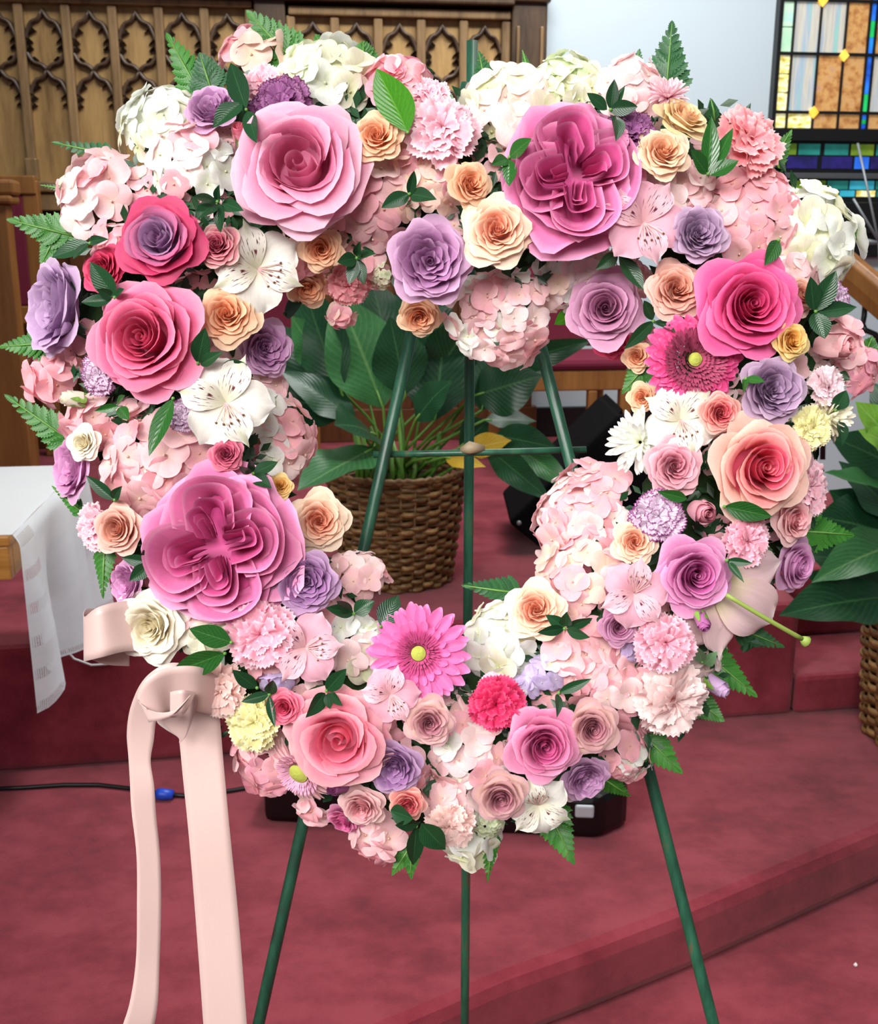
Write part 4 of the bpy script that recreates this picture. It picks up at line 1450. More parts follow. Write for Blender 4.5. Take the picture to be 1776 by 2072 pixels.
bc = thing('black_case', 'glossy black low case lying on the carpet behind the tip of the heart', 'case', Matrix.Translation((0.02, 2.36, Z1)) @ RZ(math.radians(-4)))
m = MB().prism([(-0.43, -0.13), (0.36, -0.15), (0.43, -0.09), (0.43, 0.12), (-0.43, 0.12)], 0.0, 0.115)
m.build('body', M_GLOSS, bc, False, 0.02)
MB().box((-0.40, -0.10, 0.113), (0.38, 0.09, 0.128)).build('lid', M_GLOSS, bc, False, 0.01)
for x in (0.325,):
    MB().box((x - .022, -0.156, 0.06), (x + .022, -0.146, 0.092)).build('highlight_plate', simple('pale silver', hx('a8aeb4'), 0.35, 0.5, metal=0.2), bc, False, .006)  # pale raised plate standing in for a bright reflection on the case
cb = thing('black_cable', 'black cable lying on the maroon carpet behind the ribbon tails', 'cable', Matrix.Translation(Vector(G(300, 1600, Z1))))
q = cb.matrix_basis.inverted()
pts = [G(u, v, Z1 + 0.006) for u, v in ((-60, 1598), (40, 1594), (130, 1588), (200, 1588), (270, 1596), (330, 1607), (390, 1611), (440, 1604), (500, 1594), (560, 1590))]
MB().tube([tuple(q @ Vector(p)) for p in pts], 0.0055, 8).build('cord', M_BLACK, cb)
cp = [G(u, v, Z1 + 0.014) for u, v in ((318, 1606), (326, 1607), (350, 1608))]
MB().tube([tuple(q @ Vector(p)) for p in cp], [0.013, 0.015, 0.012], 12).build('plug', simple('blue plastic', hx('1c48c0'), 0.4), cb)['label'] = 'blue plug on the cable'
wc = thing('white_cable', 'thin white cable looping below the lace cloth', 'cable', Matrix.Translation(Vector(P(190, 1345, 2.70))))
q = wc.matrix_basis.inverted()
MB().tube([tuple(q @ Vector(P(u, v, 2.70))) for u, v in ((95, 1250), (112, 1290), (150, 1333), (185, 1346), (215, 1344), (260, 1325), (300, 1290))], 0.0028, 6).build('cord', simple('white cable', hx('d0d0d0'), 0.5), wc)
tag(MB().tube([G(1727, 1953, 0.002), G(1731, 1952, 0.004), G(1734, 1954, 0.002)], [0.002, 0.005, 0.002], 6).build('paper_crumb', simple('white crumb', hx('f0e8e8'), 0.8), None), 'tiny white crumb on the lower maroon carpet', 'crumb')

# ---- stair rail and the thin grey stand before the window
hr = thing('stair_rail', 'wooden handrail on black iron balusters descending below the window', 'handrail', Matrix.Translation((1.5, 3.3, Z2)))
q = hr.matrix_basis.inverted()
A, B = P(1640, 478, 3.5), P(1900, 700, 3.1)
m = MB()
ax = (B - A) / np.linalg.norm(B - A)
upv = np.array([0, 0, 1.0]) - ax * ax[2]
upv /= np.linalg.norm(upv)
sd = np.cross(ax, upv)
prof = [(-.03, -.05), (.03, -.05), (.034, -.01), (.03, .03), (.015, .046), (-.015, .046), (-.03, .03), (-.034, -.01)]
vs = [q @ Vector(e + sd * a + upv * b) for e in (A, B) for a, b in prof]
m.add(vs, [tuple(range(8)), tuple(range(8, 16))[::-1]] + [(k, 8 + k, 8 + (k + 1) % 8, (k + 1) % 8) for k in range(8)])
m.build('handrail', M_CHAIRWOOD, hr, False, 0.004)
t0 = P(1752, 590, 3.33)
for (path, r) in (([P(1752, 590, 3.33), P(1748, 640, 3.33), P(1744, 662, 3.33), P(1725, 668, 3.33), P(1700, 672, 3.33)], 0.009),
                  ([P(1744, 655, 3.33), P(1750, 668, 3.33), P(1770, 676, 3.33), P(1795, 720, 3.33)], 0.009),
                  ([P(1820, 650, 3.22), P(1815, 760, 3.22), P(1810, 1000, 3.22)], 0.009),
                  ([P(1672, 530, 3.45), P(1668, 700, 3.45), P(1664, 930, 3.45)], 0.009)):
    MB().tube([tuple(q @ Vector(p)) for p in path], r, 8).build('baluster', M_BLACK, hr)
ms = thing('grey_stand', 'thin grey metal stand with crossing rods before the black window ledge', 'stand', Matrix.Translation(Vector(P(1765, 490, 5.0))))
q = ms.matrix_basis.inverted()
for path in ((P(1735, 290, 5.0), P(1778, 492, 5.0)), (P(1726, 402, 4.95), P(1780, 492, 5.0)), (P(1778, 492, 5.0), P(1790, 905, 5.0))):
    MB().tube([tuple(q @ Vector(path[0])), tuple(q @ Vector((path[0] + path[1]) / 2)), tuple(q @ Vector(path[1]))], 0.0055, 6).build('rod', M_GREY, ms)
MB().tube([tuple(q @ Vector(P(u, v, 4.97))) for u, v in ((1748, 494), (1756, 489), (1774, 491))], [0.008, 0.013, 0.008], 8).build('clamp', M_GREY, ms)

# ---- easel
def easel_mat():
    k = NT('green painted steel')
    tc = k.n('ShaderNodeTexCoord')
    a = k.noise(tc.outputs['Object'], 1.0, 4, 0.65, (60, 60, 9))
    col = k.ramp(a, [(0.30, hx('26332a')), (0.42, hx('1c4634')), (0.62, hx('285c44')), (0.70, hx('5a4c38'))])
    return k.bsdf(col, 0.38, 0.5, k.bump(a, 0.15, 0.002))


M_EASEL = easel_mat()
APEX = P(951, 150, 1.09)
es = thing('wire_easel', 'green painted metal easel with three thin legs and a crossbar carrying the heart', 'easel', Matrix.Translation((APEX[0], 0.9, 0)))
q = es.matrix_basis.inverted()


def to_floor(a, b, z=0.004):
    d = b - a
    return a + d * ((z - a[2]) / d[2])


def eleg(top, low, r):
    f = to_floor(top, low)
    return MB().tube([tuple(q @ Vector(top + (f - top) * t)) for t in (0, .25, .5, .75, 1)], r, 12).build('leg', M_EASEL, es)


eleg(P(944, 170, 1.085), P(523, 2072, 1.085), 0.0062)
eleg(P(958, 170, 1.085), P(1443, 2072, 1.085), 0.0062)
eleg(P(955, 82, 1.10), P(940, 2072, 1.46), 0.0058)
MB().tube([tuple(q @ Vector(P(u, v, 1.100))) for u, v in ((755, 920), (950, 916), (1186, 910))], 0.0035, 10).build('crossbar', M_EASEL, es)
MB().tube([tuple(q @ Vector(P(u, v, d))) for u, v, d in ((935, 911, 1.1), (950, 906, 1.094), (978, 908, 1.1))], [0.004, 0.007, 0.004], 8).build('clip', simple('tan tape', hx('8a7a60'), 0.6), es)
MB().tube([tuple(q @ Vector(P(u, v, d))) for u, v, d in ((951, 300, 1.085), (951, 310, 1.05), (951, 290, 1.02), (951, 260, 1.01))], 0.004, 8).build('hook', M_EASEL, es)

# ------------------------------------------------------------------ the wreath's base: a heart of green foam and moss
wb = thing('heart_wreath_base', 'heart-shaped green foam base packed with moss behind all the flowers', 'wreath base', Matrix.Translation(Vector(P(951, 900, D0))))
q = wb.matrix_basis.inverted()
hp = []
for a, b in zip(HV[:-1], HV[1:]):
    for t in np.linspace(0, 1, 4)[:-1]:
        hp.append(a + (b - a) * t)
hp.append(HV[-1])
m = MB()
nk = 12
X = np.zeros((nk + 1, len(hp), 3))
hp = np.array(hp)
tg = np.gradient(hp, axis=0)
tg /= np.linalg.norm(tg, axis=1)[:, None]
for j, (p, t) in enumerate(zip(hp, tg)):
    nrm = np.array([-t[1], t[0]])
    for k in range(nk + 1):
        a = 2 * math.pi * k / nk
        o = p + nrm * math.cos(a) * 150 * (1 + 0.07 * math.sin(j * 1.9 + k))
        X[k, j] = q @ Vector(P(o[0], o[1], D0 - 0.0 - math.sin(a) * (0.034 if math.sin(a) > 0 else 0.03)))
m.grid(X[..., 0], X[..., 1], X[..., 2])
m.build('foam', simple('dark moss foam', hx('22351c'), 0.95, 0.1, var=0.5, scale=160, bump=0.6), wb)
# moss and clipped greenery stuck in the foam: nobody could count it
m = MB()
for i in range(2600):
    j = NR.randint(len(hp))
    o = hp[j] + np.array([NR.uniform(-175, 175), NR.uniform(-175, 175)])
    d, _ = heart_offset(*o)
    if d > 200:
        continue
    z = 0.045 * math.sqrt(max(0, 1 - (d / 205) ** 2))
    A = P(o[0], o[1], D0 - z + 0.004)
    ang = NR.uniform(0, 6.28)
    L = NR.uniform(0.010, 0.020)
    dv = RT * math.cos(ang) + UP * math.sin(ang) + NOUT * NR.uniform(-.1, .7)
    dv /= np.linalg.norm(dv)
    sv = np.cross(dv, NOUT)
    sv /= np.linalg.norm(sv) + 1e-9
    wv = L * 0.22
    m.add([q @ Vector(A), q @ Vector(A + dv * L * .5 + sv * wv), q @ Vector(A + dv * L), q @ Vector(A + dv * L * .5 - sv * wv)], [(0, 1, 2, 3)], [(.5, 0), (1, .5), (.5, 1), (0, .5)])
m.build('moss', M_RUSCUS, wb, False)['kind'] = 'stuff'

# ------------------------------------------------------------------ fern fronds round the rim: (label, base, tip, width)
for i, (lab, b, t, wd, dark) in enumerate((
        ('broad fern frond rising above the screen-side lobe, over the pink hydrangea at its top', (600, 130), (497, 20), 74, 0),
        ('fern frond rising against the screen above the white hydrangea', (405, 190), (335, 65), 62, 0),
        ('short fern frond tucked behind the white hydrangea and the two dark leaves', (430, 190), (403, 105), 60, 1),
        ('small fern frond above the cream hydrangea head', (665, 130), (638, 68), 46, 0),
        ('fan-like fern tip between the cream hydrangea and the bright green leaf', (735, 150), (735, 82), 54, 0),
        ('little fern tip above the pink hydrangea beside the big green leaf', (815, 165), (797, 120), 36, 0),
        ('narrow fern tip standing in the notch before the screen', (985, 185), (968, 102), 44, 1),
        ('wispy fern tip above the ivory hydrangea at the screen edge', (1068, 145), (1056, 100), 16, 0),
        ('slender fern frond against the white wall, the smaller of the two', (1276, 170), (1294, 98), 36, 1),
        ('tall triangular fern frond against the white wall', (1346, 195), (1360, 40), 74, 1),
        ('tiny fern tip above the salmon carnation', (1445, 240), (1437, 198), 26, 1),
        ('fern tip beside the salmon carnation in front of the window', (1560, 330), (1602, 262), 36, 0),
        ('fern frond behind the white hydrangea before the black ledge', (1675, 490), (1750, 464), 46, 0),
        ('dark fern frond reaching towards the screen above the pale pink hydrangea', (225, 315), (103, 287), 38, 1),
        ('thin fern tip beside the pale pink hydrangea over the screen foot', (140, 385), (80, 374), 16, 1),
        ('broad fern frond pointing at the maroon chair back', (150, 478), (12, 443), 62, 0),
        ('drooping fern frond under the broad one, above the lilac rose', (120, 465), (82, 538), 46, 0),
        ('fern frond beside the lilac rose, over the bench end', (100, 695), (-4, 702), 50, 0),
        ('bright fern frond above the lace-covered table', (140, 890), (8, 798), 58, 0),
        ('small fern tip before the lace cloth', (165, 1035), (104, 983), 30, 0),
        ('hanging fern frond above the ribbon loop', (212, 1110), (208, 1212), 38, 0),
        ('fern frond reaching into the heart opening before the easel leg', (1050, 1200), (933, 1184), 48, 1),
        ('fern frond beside the window-side peace lily, below the pink carnation', (1625, 1075), (1730, 1083), 60, 0),
        ('fern frond under the pale lily', (1490, 1270), (1588, 1310), 44, 1),
        ('large fern frond below the lily, over the carpet', (1430, 1325), (1533, 1411), 58, 0),
        ('small fern tip below the blush carnation', (1410, 1418), (1466, 1460), 40, 0),
        ('fern frond covering the top of the easel leg', (1285, 1470), (1381, 1566), 66, 0),
        ('fern tip above the glossy black case', (1225, 1578), (1276, 1612), 34, 0),
        ('long fern frond hanging before the black case', (1105, 1630), (1162, 1750), 62, 0),
        ('fern frond hanging beside the middle easel leg', (995, 1690), (986, 1786), 32, 0),
        ('fern tip hanging under the dark leaves at the tip of the heart', (830, 1705), (832, 1780), 36, 0),
        ('fern tip hanging beside the pink hydrangea at the tip of the heart', (835, 1705), (792, 1772), 38, 0),
        ('fern tip in the opening beside the hot pink gerbera', (1310, 735), (1258, 797), 42, 0),
        ('fern tip beyond the pink hydrangea before the white wall', (1740, 740), (1765, 680), 46, 0))):
    fern(lab, b, t, wd, M_FERN_DARK if dark else M_FERN)

# ------------------------------------------------------------------ hydrangeas
W, CR, GW, BL, PP, PK, RO, PE, LI = ('white floret', 'cream floret', 'green white floret', 'blush floret', 'pale pink floret', 'pink floret', 'rose floret', 'peach floret', 'lilac floret')
H = hydrangea
H([W, W, CR], 325, 255, 98, 'large pure white hydrangea head before the carved screen', 42, fill=1.3)
H([PP, BL, PK, W], 390, 335, 92, 'blush hydrangea head directly under the pure white one', 40)
H([BL, PP, PK, CR], 205, 400, 105, 'pink and cream hydrangea head on the rim beside the screen foot', 46)
H([PK, PE, PP], 525, 118, 84, 'peachy pink hydrangea head at the top of the screen-side lobe', 44)
H([CR, GW, CR, W], 655, 165, 105, 'big cream-white hydrangea head above the large pink rose', 48, fill=1.3)
H([PK, PP, RO], 800, 185, 82, 'pink hydrangea head behind the bright green leaf', 42)
H([CR, BL, PE, CR], 1035, 225, 112, 'ivory and blush hydrangea head at the notch of the heart', 50, fill=1.2)
H([GW, GW, CR], 1150, 175, 82, 'pale green-white hydrangea head above the magenta garden rose', 38, fill=1.3)
H([BL, PP, PP], 1275, 185, 80, 'pale pink hydrangea head before the white wall', 40)
H([PP, BL, PE, PK], 755, 410, 108, 'faded pink hydrangea head between the large pink rose and the lavender rose', 44)
H([PE, PE, PK], 880, 365, 72, 'peach hydrangea head above the lavender rose', 32)
H([PK, PE, PP], 835, 310, 66, 'pink hydrangea florets under the pink carnation', 34)
H([BL, PP, W, PP, PK], 1010, 640, 112, 'blush hydrangea head hanging in the notch above the middle easel leg', 34, tilt=(0, -.35), fill=1.2)
H([BL, W, PE], 1160, 545, 92, 'creamy pink hydrangea head below the magenta garden rose', 32)
H([PK, PK, PP], 1520, 440, 105, 'rose pink hydrangea head between the salmon carnation and the deep pink rose', 38, aspect=1.15, adir=1.5)
H([W, CR, W], 1640, 470, 108, 'large white hydrangea head on the rim before the black window ledge', 50, aspect=1.25, adir=1.9, fill=1.3)
H([PP, BL], 1370, 395, 84, 'blush hydrangea florets above the pink alstroemeria', 36)
H([PK, PP, RO], 1725, 745, 66, 'pink hydrangea head at the outermost rim before the stair rail', 34, tilt=(.8, 0))
H([PK, RO, PK], 105, 765, 62, 'three pink hydrangea florets at the rim beside the bench end', 44, tilt=(-.5, 0), fill=1.3)
H([PP, PK, PP], 330, 935, 130, 'large pale pink hydrangea head above the biggest garden rose', 46, fill=1.2)
H([PK, PP], 185, 850, 66, 'pink hydrangea head under the green-white bud', 40)
H([W, BL, PP, PK], 565, 880, 85, 'white and pink hydrangea head on the inner edge beside the peace lily', 36, aspect=1.2, adir=1.9)
H([PP, PK, BL], 1185, 1045, 120, 'pale pink hydrangea head on the inner edge before the black speaker', 40, fill=1.2)
H([PP, PK, PE], 1180, 1165, 100, 'pink hydrangea head above the pink alstroemeria and the cream-peach rose', 40)
H([W, CR, BL, W], 1015, 1300, 92, 'white hydrangea head beside the pink gerbera', 42, fill=1.2)
H([W, GW, BL], 722, 1305, 72, 'small white hydrangea head with a green floret beside the pink gerbera', 42)
H([PP, BL], 728, 1165, 64, 'pale pink hydrangea florets on the inner edge below the easel leg', 30)
H([PP, PK, PP], 1190, 1335, 92, 'soft pink hydrangea head below the dark leaf rosette', 40)
H([PP, PK, BL], 1245, 1400, 76, 'pink hydrangea florets above the window-side antique rose', 38)
H([BL, PP, W, PK], 955, 1525, 95, 'pink and white hydrangea head between the violet and the mid-pink rose', 38)
H([PK, PP, RO], 545, 1535, 88, 'pink hydrangea head on the rim under the yellow carnation', 40)
H([BL, W, PP], 925, 1625, 72, 'blush hydrangea florets above the tip of the heart', 40)
H([PK, PP, PP], 765, 1685, 70, 'pink hydrangea head hanging at the lower rim beside the dark leaves', 42, tilt=(-.4, -.7))
H([W, CR, W], 950, 1702, 62, 'white hydrangea head at the very tip of the heart', 44, tilt=(0, -.7))
H([PP, W, PK], 1262, 1530, 62, 'pink and white hydrangea florets at the top of the easel leg', 32, tilt=(.5, -.5))
H([PK, PE, PK], 605, 520, 62, 'small peachy pink hydrangea head beside the white alstroemeria', 30)
H([BL, CR, PP], 420, 1265, 66, 'pale cream hydrangea florets beside the white rose', 36)
H([PP, PK], 240, 500, 60, 'blush hydrangea florets beside the two-tone magenta rose', 34)
H([PP, PK], 735, 540, 55, 'pink hydrangea florets hanging over the opening near the lavender rose', 28)
H([PK, PP], 1700, 690, 52, 'pale pink hydrangea florets beside the dark leaf cluster', 34, tilt=(.6, .1))
H([BL, PP], 1600, 560, 60, 'pale blush florets beside the deep pink rose and white hydrangea', 38)
H([PP, PK], 560, 1325, 62, 'pink florets behind the striped pink alstroemeria', 32)
H([PK, PP], 820, 1560, 58, 'pair of pink florets beside the ruffled violet rose', 42)
H([PK, PP], 1330, 1385, 56, 'pink florets between the two carnations', 34)
H([LI, LI], 560, 1372, 34, 'lilac florets under the pink alstroemeria', 24, name='lilac_blossom', cat='blossom', group='lilac blossoms of the wreath')
H([LI, LI], 1280, 1312, 30, 'lilac florets beside the pink carnation and mauve rosebud', 24, name='lilac_blossom', cat='blossom', group='lilac blossoms of the wreath')
H([LI, LI, W], 1098, 1362, 40, 'lilac florets beside the white hydrangea', 26, name='lilac_blossom', cat='blossom', group='lilac blossoms of the wreath')
H([LI, W], 1060, 1395, 32, 'white and lilac florets above the crimson carnation', 22, name='lilac_blossom', cat='blossom', group='lilac blossoms of the wreath')
H([PK, PE], 690, 640, 30, 'pink florets hanging over the opening beside the peach rose', 26)
H([GW, GW], 985, 1665, 34, 'pale green succulent-like bud cluster at the tip of the heart', 11, name='green_bud_cluster', cat='bud', group='green buds of the wreath')
H([GW, CR], 770, 555, 30, 'pale green-cream tiny bud cluster over the opening beside the lavender rose', 9, name='green_bud_cluster', cat='bud', group='green buds of the wreath')

for (u, v, r, ks, lab) in (
        (440, 440, 58, [PP, PK], 'deep-set pink florets between the dark sprig and the two-tone rose'),
        (400, 590, 60, [PK, PP], 'deep-set pink florets between the hot pink rose and the small red rose'),
        (250, 610, 50, [PK, RO], 'deep-set rose florets beside the crimson rose'),
        (170, 700, 50, [PK, PP], 'deep-set pink florets under the lilac rose'),
        (440, 720, 52, [PP, BL], 'deep-set blush florets under the yellow-edged peach rose'),
        (260, 850, 60, [PP, PK], 'deep-set pink florets under the hot pink rose beside the green-white bud'),
        (250, 960, 56, [PP, PK], 'deep-set pink florets beside the orchid pink rim rose'),
        (540, 800, 54, [BL, PP], 'deep-set blush florets under the inner lavender rose'),
        (560, 1080, 50, [PK, PP], 'deep-set pink florets between the biggest garden rose and the cream-edged peach rose'),
        (670, 1235, 54, [PP, PK], 'deep-set pink florets between the violet rose and the inner dark leaves'),
        (620, 1385, 50, [PP, BL], 'deep-set blush florets under the striped pink alstroemeria'),
        (800, 1480, 50, [PK, PP], 'deep-set pink florets between the salmon-pink and the antique mauve rose'),
        (930, 1430, 48, [PP, BL], 'deep-set blush florets between the gerbera and the crimson carnation'),
        (1110, 1420, 50, [PP, PK], 'deep-set pink florets above the mid-pink rose'),
        (1270, 1460, 54, [PP, PK], 'deep-set pink florets under the blush carnation'),
        (1330, 1230, 50, [PP, PK], 'deep-set pink florets between the orchid rose and the pink carnation'),
        (1460, 1080, 56, [PK, PP], 'deep-set pink florets around the coral pink carnation'),
        (1480, 800, 50, [PP, BL], 'deep-set blush florets under the hot pink gerbera rim'),
        (1600, 880, 56, [BL, CR], 'deep-set cream florets around the pale yellow carnation'),
        (1440, 900, 54, [BL, PP], 'deep-set blush florets behind the coral and cream rose'),
        (1640, 740, 56, [BL, PP], 'deep-set blush florets under the half open blush rose'),
        (1430, 560, 52, [PP, PK], 'deep-set pink florets under the small purple cupped rose'),
        (1300, 560, 48, [PP, BL], 'deep-set blush florets above the dusty peach rose'),
        (1290, 660, 52, [PP, PK], 'deep-set pink florets beside the mauve rose over the gerbera'),
        (1440, 320, 60, [PP, BL], 'deep-set blush florets behind the four dark leaves'),
        (1290, 330, 56, [BL, PP], 'deep-set blush florets between the garden rose and the pale peach rose'),
        (1330, 250, 50, [CR, BL], 'deep-set cream florets under the white-tipped chrysanthemum'),
        (1000, 330, 56, [PE, PP], 'deep-set peach florets above the cream-edged peach rose'),
        (930, 470, 48, [PP, PE], 'deep-set peach florets between the lavender and the cream-edged rose'),
        (460, 290, 54, [PP, BL], 'deep-set blush florets around the small pink rosebud'),
        (300, 400, 60, [PP, PK], 'deep-set pink florets above the two-tone rose'),
        (700, 480, 50, [PE, PP], 'deep-set peach florets under the rim of the largest pink rose'),
        (1560, 1050, 50, [PP, PK], 'deep-set pink florets behind the blush rim rose'),
        (1420, 1330, 46, [BL, GW], 'deep-set green-white florets between the carnations and the lily'),
        (1120, 1590, 50, [PP, BL], 'deep-set blush florets between the white alstroemeria and the mid-pink rose'),
        (870, 1600, 50, [PP, PK], 'deep-set pink florets between the coral and the antique roses at the tip'),
        (640, 1630, 46, [PK, PP], 'deep-set pink florets under the pale gerbera at the lower rim'),
        (330, 1180, 56, [PK, PP], 'deep-set pink florets above the white rose under the garden rose')):
    H(ks, u, v, r, lab, 32, dz=-.030, fill=.8)

# ------------------------------------------------------------------ roses
R = rose
R('open', 'pink', 608, 345, 138, 'largest light pink open rose on the screen-side lobe', tilt=(-.05, .12), dz=.022, spin=.3)
R('garden', 'rose pink', 1158, 362, 138, 'magenta-pink quartered garden rose on the window-side lobe', tilt=(.05, .08), dz=.022, aspect=1.12, adir=1.57)
R('garden', 'rose pink', 445, 1105, 160, 'biggest quartered pink garden rose, on the table side', tilt=(-.08, 0), dz=.024)
R('spiral', 'hot pink', 303, 690, 122, 'hot pink spiral rose above the white alstroemeria on the table side', tilt=(-.1, .02), dz=.02, spin=1)
R('spiral', 'deep pink', 1508, 622, 110, 'deep pink spiral rose above the hot pink gerbera', tilt=(.08, -.02), dz=.02, spin=2)
R('spiral', 'coral peach', 1530, 945, 108, 'large coral-centred peach rose on the window side', tilt=(.16, -.06), dz=.02, spin=.5)
R('open', 'salt pink', 690, 1490, 105, 'large salmon-pink rose beside the pale gerbera near the tip', tilt=(-.1, -.1), dz=.02, spin=2.2)
R('spiral', 'mid pink', 1098, 1502, 78, 'mid-pink rose above the white alstroemeria near the tip', tilt=(.08, -.1), dz=.018)
R('spiral', 'orchid', 1400, 1160, 82, 'orchid pink rose with open middle beside the pale lily', tilt=(.1, -.1), dz=.02)
R('spray', 'peach cream', 1005, 470, 74, 'cream-edged peach rose beside the lavender rose at the notch', tilt=(0, .03), dz=.02)
R('cup', 'lavender', 870, 530, 86, 'lavender rose hanging over the opening at the notch', tilt=(.02, -.1), dz=.022)
R('spray', 'peach', 762, 280, 54, 'peach rose touching the largest light pink rose', tilt=(0, .15), dz=.018)
R('spray', 'peach', 948, 375, 50, 'peach rose turned towards the window above the cream-edged one', tilt=(.45, .0), dz=.018)
R('spray', 'pale peach', 1338, 312, 58, 'pale peach rose under the yellowish rose', tilt=(.1, .2), dz=.018)
R('spray', 'cream yellow', 1378, 245, 60, 'yellowish cream rose tipped up before the white wall', tilt=(.5, .75), dz=.008)
R('spiral', 'magenta lavender', 328, 490, 84, 'two-tone rose with magenta outside and lavender inside', tilt=(-.1, .1), dz=.02, aspect=1.12, adir=1.57)
R('spray', 'red cream', 440, 500, 46, 'small red and cream rose beside the two-tone rose', tilt=(0, .1), dz=.014)
R('spray', 'crimson', 213, 548, 52, 'crimson rose behind dark leaves beside the lilac rose', tilt=(-.35, .1), dz=.006)
R('cup', 'lilac', 122, 625, 92, 'lilac rose facing out at the rim over the bench end', tilt=(-1.0, .05), dz=.004, aspect=1.1, adir=1.57)
R('spray', 'peach', 460, 640, 64, 'yellow-edged peach rose beside the hot pink spiral rose', tilt=(.12, .05), dz=.014)
R('cup', 'lavender', 535, 705, 58, 'lavender rose on the inner edge beside the peace lily leaves', tilt=(.6, -.1), dz=.004)
R('spray', 'peach', 650, 505, 46, 'small deep peach rose under the largest light pink rose', tilt=(.1, -.3), dz=.008)
R('spray', 'peach', 622, 578, 46, 'peach rose hanging over the opening under the pink florets', tilt=(.1, -.8), dz=-.01)
R('spray', 'peach', 850, 637, 46, 'peach rose peeping out under the lavender rose at the notch', tilt=(0, -.7), dz=0)
R('spiral', 'mauve', 1225, 625, 78, 'mauve rose on the inner edge of the window side', tilt=(-.15, -.1), dz=.014)
R('spray', 'dusty peach', 1365, 588, 62, 'dusty peach rose beside the deep pink spiral rose', tilt=(.02, 0), dz=.018)
R('spray', 'yellow', 1597, 690, 42, 'small yellow rose touching the deep pink rose', tilt=(.3, 0), dz=.02)
R('cup', 'purple', 1560, 790, 68, 'purple cupped rose below the small yellow rose', tilt=(.12, 0), dz=.018)
R('cup', 'purple', 1412, 475, 58, 'small purple cupped rose beside the pink alstroemeria', tilt=(.05, .05), dz=.018)
R('bud', 'blush', 1680, 700, 50, 'half open blush rose near the stair rail beside the yellow one', tilt=(.7, -.1), dz=.01)
R('spray', 'coral cream', 1455, 835, 42, 'small coral and cream rose under the hot pink gerbera', tilt=(.1, -.1), dz=.018)
R('spray', 'dusty pink', 1362, 945, 60, 'dusty pink rose between the white chrysanthemum and the coral rose', tilt=(0, 0), dz=.018)
R('spray', 'peach cream', 1283, 1097, 48, 'cream-peach rose above the orchid pink rose', tilt=(-.05, .05), dz=.018)
R('bud', 'dusty pink', 1420, 1035, 44, 'round pink bud under the coral-centred rose', tilt=(.1, -.15), dz=.016)
R('spray', 'blush', 1600, 1050, 52, 'blush rose at the outer rim under the coral-centred rose', tilt=(.5, -.15), dz=.008)
R('spray', 'peach cream', 1085, 1235, 62, 'large cream-peach rose beside the white hydrangea in the opening', tilt=(-.1, .25), dz=.014)
R('spiral', 'mauve', 1250, 1268, 40, 'small mauve rose behind the striped alstroemeria petal', tilt=(0, 0), dz=.008)
R('bud', 'magenta bud', 1420, 1255, 26, 'pink bud with green sepals hanging under the orchid rose', tilt=(.2, -.9), dz=.02, sepals=5)
R('spray', 'peach cream', 645, 1055, 64, 'cream-edged peach rose beside the biggest garden rose', tilt=(.15, .05), dz=.016)
R('cup', 'violet', 620, 1178, 64, 'violet cupped rose under the cream-edged peach rose', tilt=(.1, .0), dz=.016, aspect=1.08, adir=1.57)
R('spiral', 'dusty peach', 245, 1070, 54, 'dusty beige-pink rose beside the biggest garden rose on the table side', tilt=(-.25, 0), dz=.014)
R('cup', 'light orchid', 262, 1180, 48, 'orchid-lilac rose at the rim above the white rose', tilt=(-.8, -.1), dz=.0)
R('cup', 'light orchid', 155, 945, 62, 'orchid pink rose facing out at the rim before the lace cloth', tilt=(-1.0, .1), dz=-.004, aspect=1.15, adir=1.57)
R('spray', 'cream', 172, 898, 38, 'small cream rose over the orchid rose at the rim', tilt=(-.3, .1), dz=.012)
R('spray', 'rosy red', 458, 920, 35, 'small rosy red rose beside the pale pink hydrangea', tilt=(.05, .1), dz=.018)
R('spray', 'cream', 312, 1266, 82, 'white rose at the rim beside the ribbon loop', tilt=(-.2, -.1), dz=.012)
R('spray', 'yellow', 566, 985, 28, 'tiny yellow rose above the cream-edged peach rose', tilt=(.1, .2), dz=.01)
R('spiral', 'coral pink', 577, 1430, 38, 'small coral pink rose above the yellow carnation', tilt=(-.1, .05), dz=.02)
R('spray', 'antique', 868, 1460, 52, 'antique mauve rose below the pink gerbera', tilt=(.05, -.05), dz=.018)
R('cup', 'violet', 800, 1550, 56, 'ruffled violet rose beside the large salmon-pink rose', tilt=(-.15, -.3), dz=.012)
R('bud', 'magenta bud', 685, 1592, 30, 'closed purple bud under the large salmon-pink rose', tilt=(-.5, .1), dz=.01, sepals=3)
R('spray', 'blush', 735, 1628, 48, 'faded blush rose at the lower rim beside the purple bud', tilt=(-.2, -.4), dz=.008)
R('spray', 'coral cream', 826, 1625, 37, 'coral and white rose under the ruffled violet rose', tilt=(0, -.3), dz=.014)
R('spiral', 'antique', 1195, 1470, 56, 'cream-centred antique rose beside the mid-pink rose, towards the window', tilt=(.1, -.1), dz=.016)
R('spiral', 'antique', 1013, 1608, 54, 'cream-centred antique rose at the tip beside the white alstroemeria', tilt=(0, -.25), dz=.016)
R('cup', 'lavender', 1183, 1572, 50, 'lavender rose at the lower rim above the glossy black case', tilt=(.3, -.45), dz=.006)
R('spray', 'peach', 1300, 805, 32, 'small peach rose on the inner edge above the white chrysanthemum', tilt=(-.3, 0), dz=0)
R('spray', 'peach', 1290, 722, 32, 'small peach rose on the inner edge beside the hot pink gerbera', tilt=(-.4, -.1), dz=-.005)
R('bud', 'salt pink', 490, 277, 33, 'small pink rosebud above the largest light pink rose', tilt=(-.15, .5), dz=.012, sepals=4)
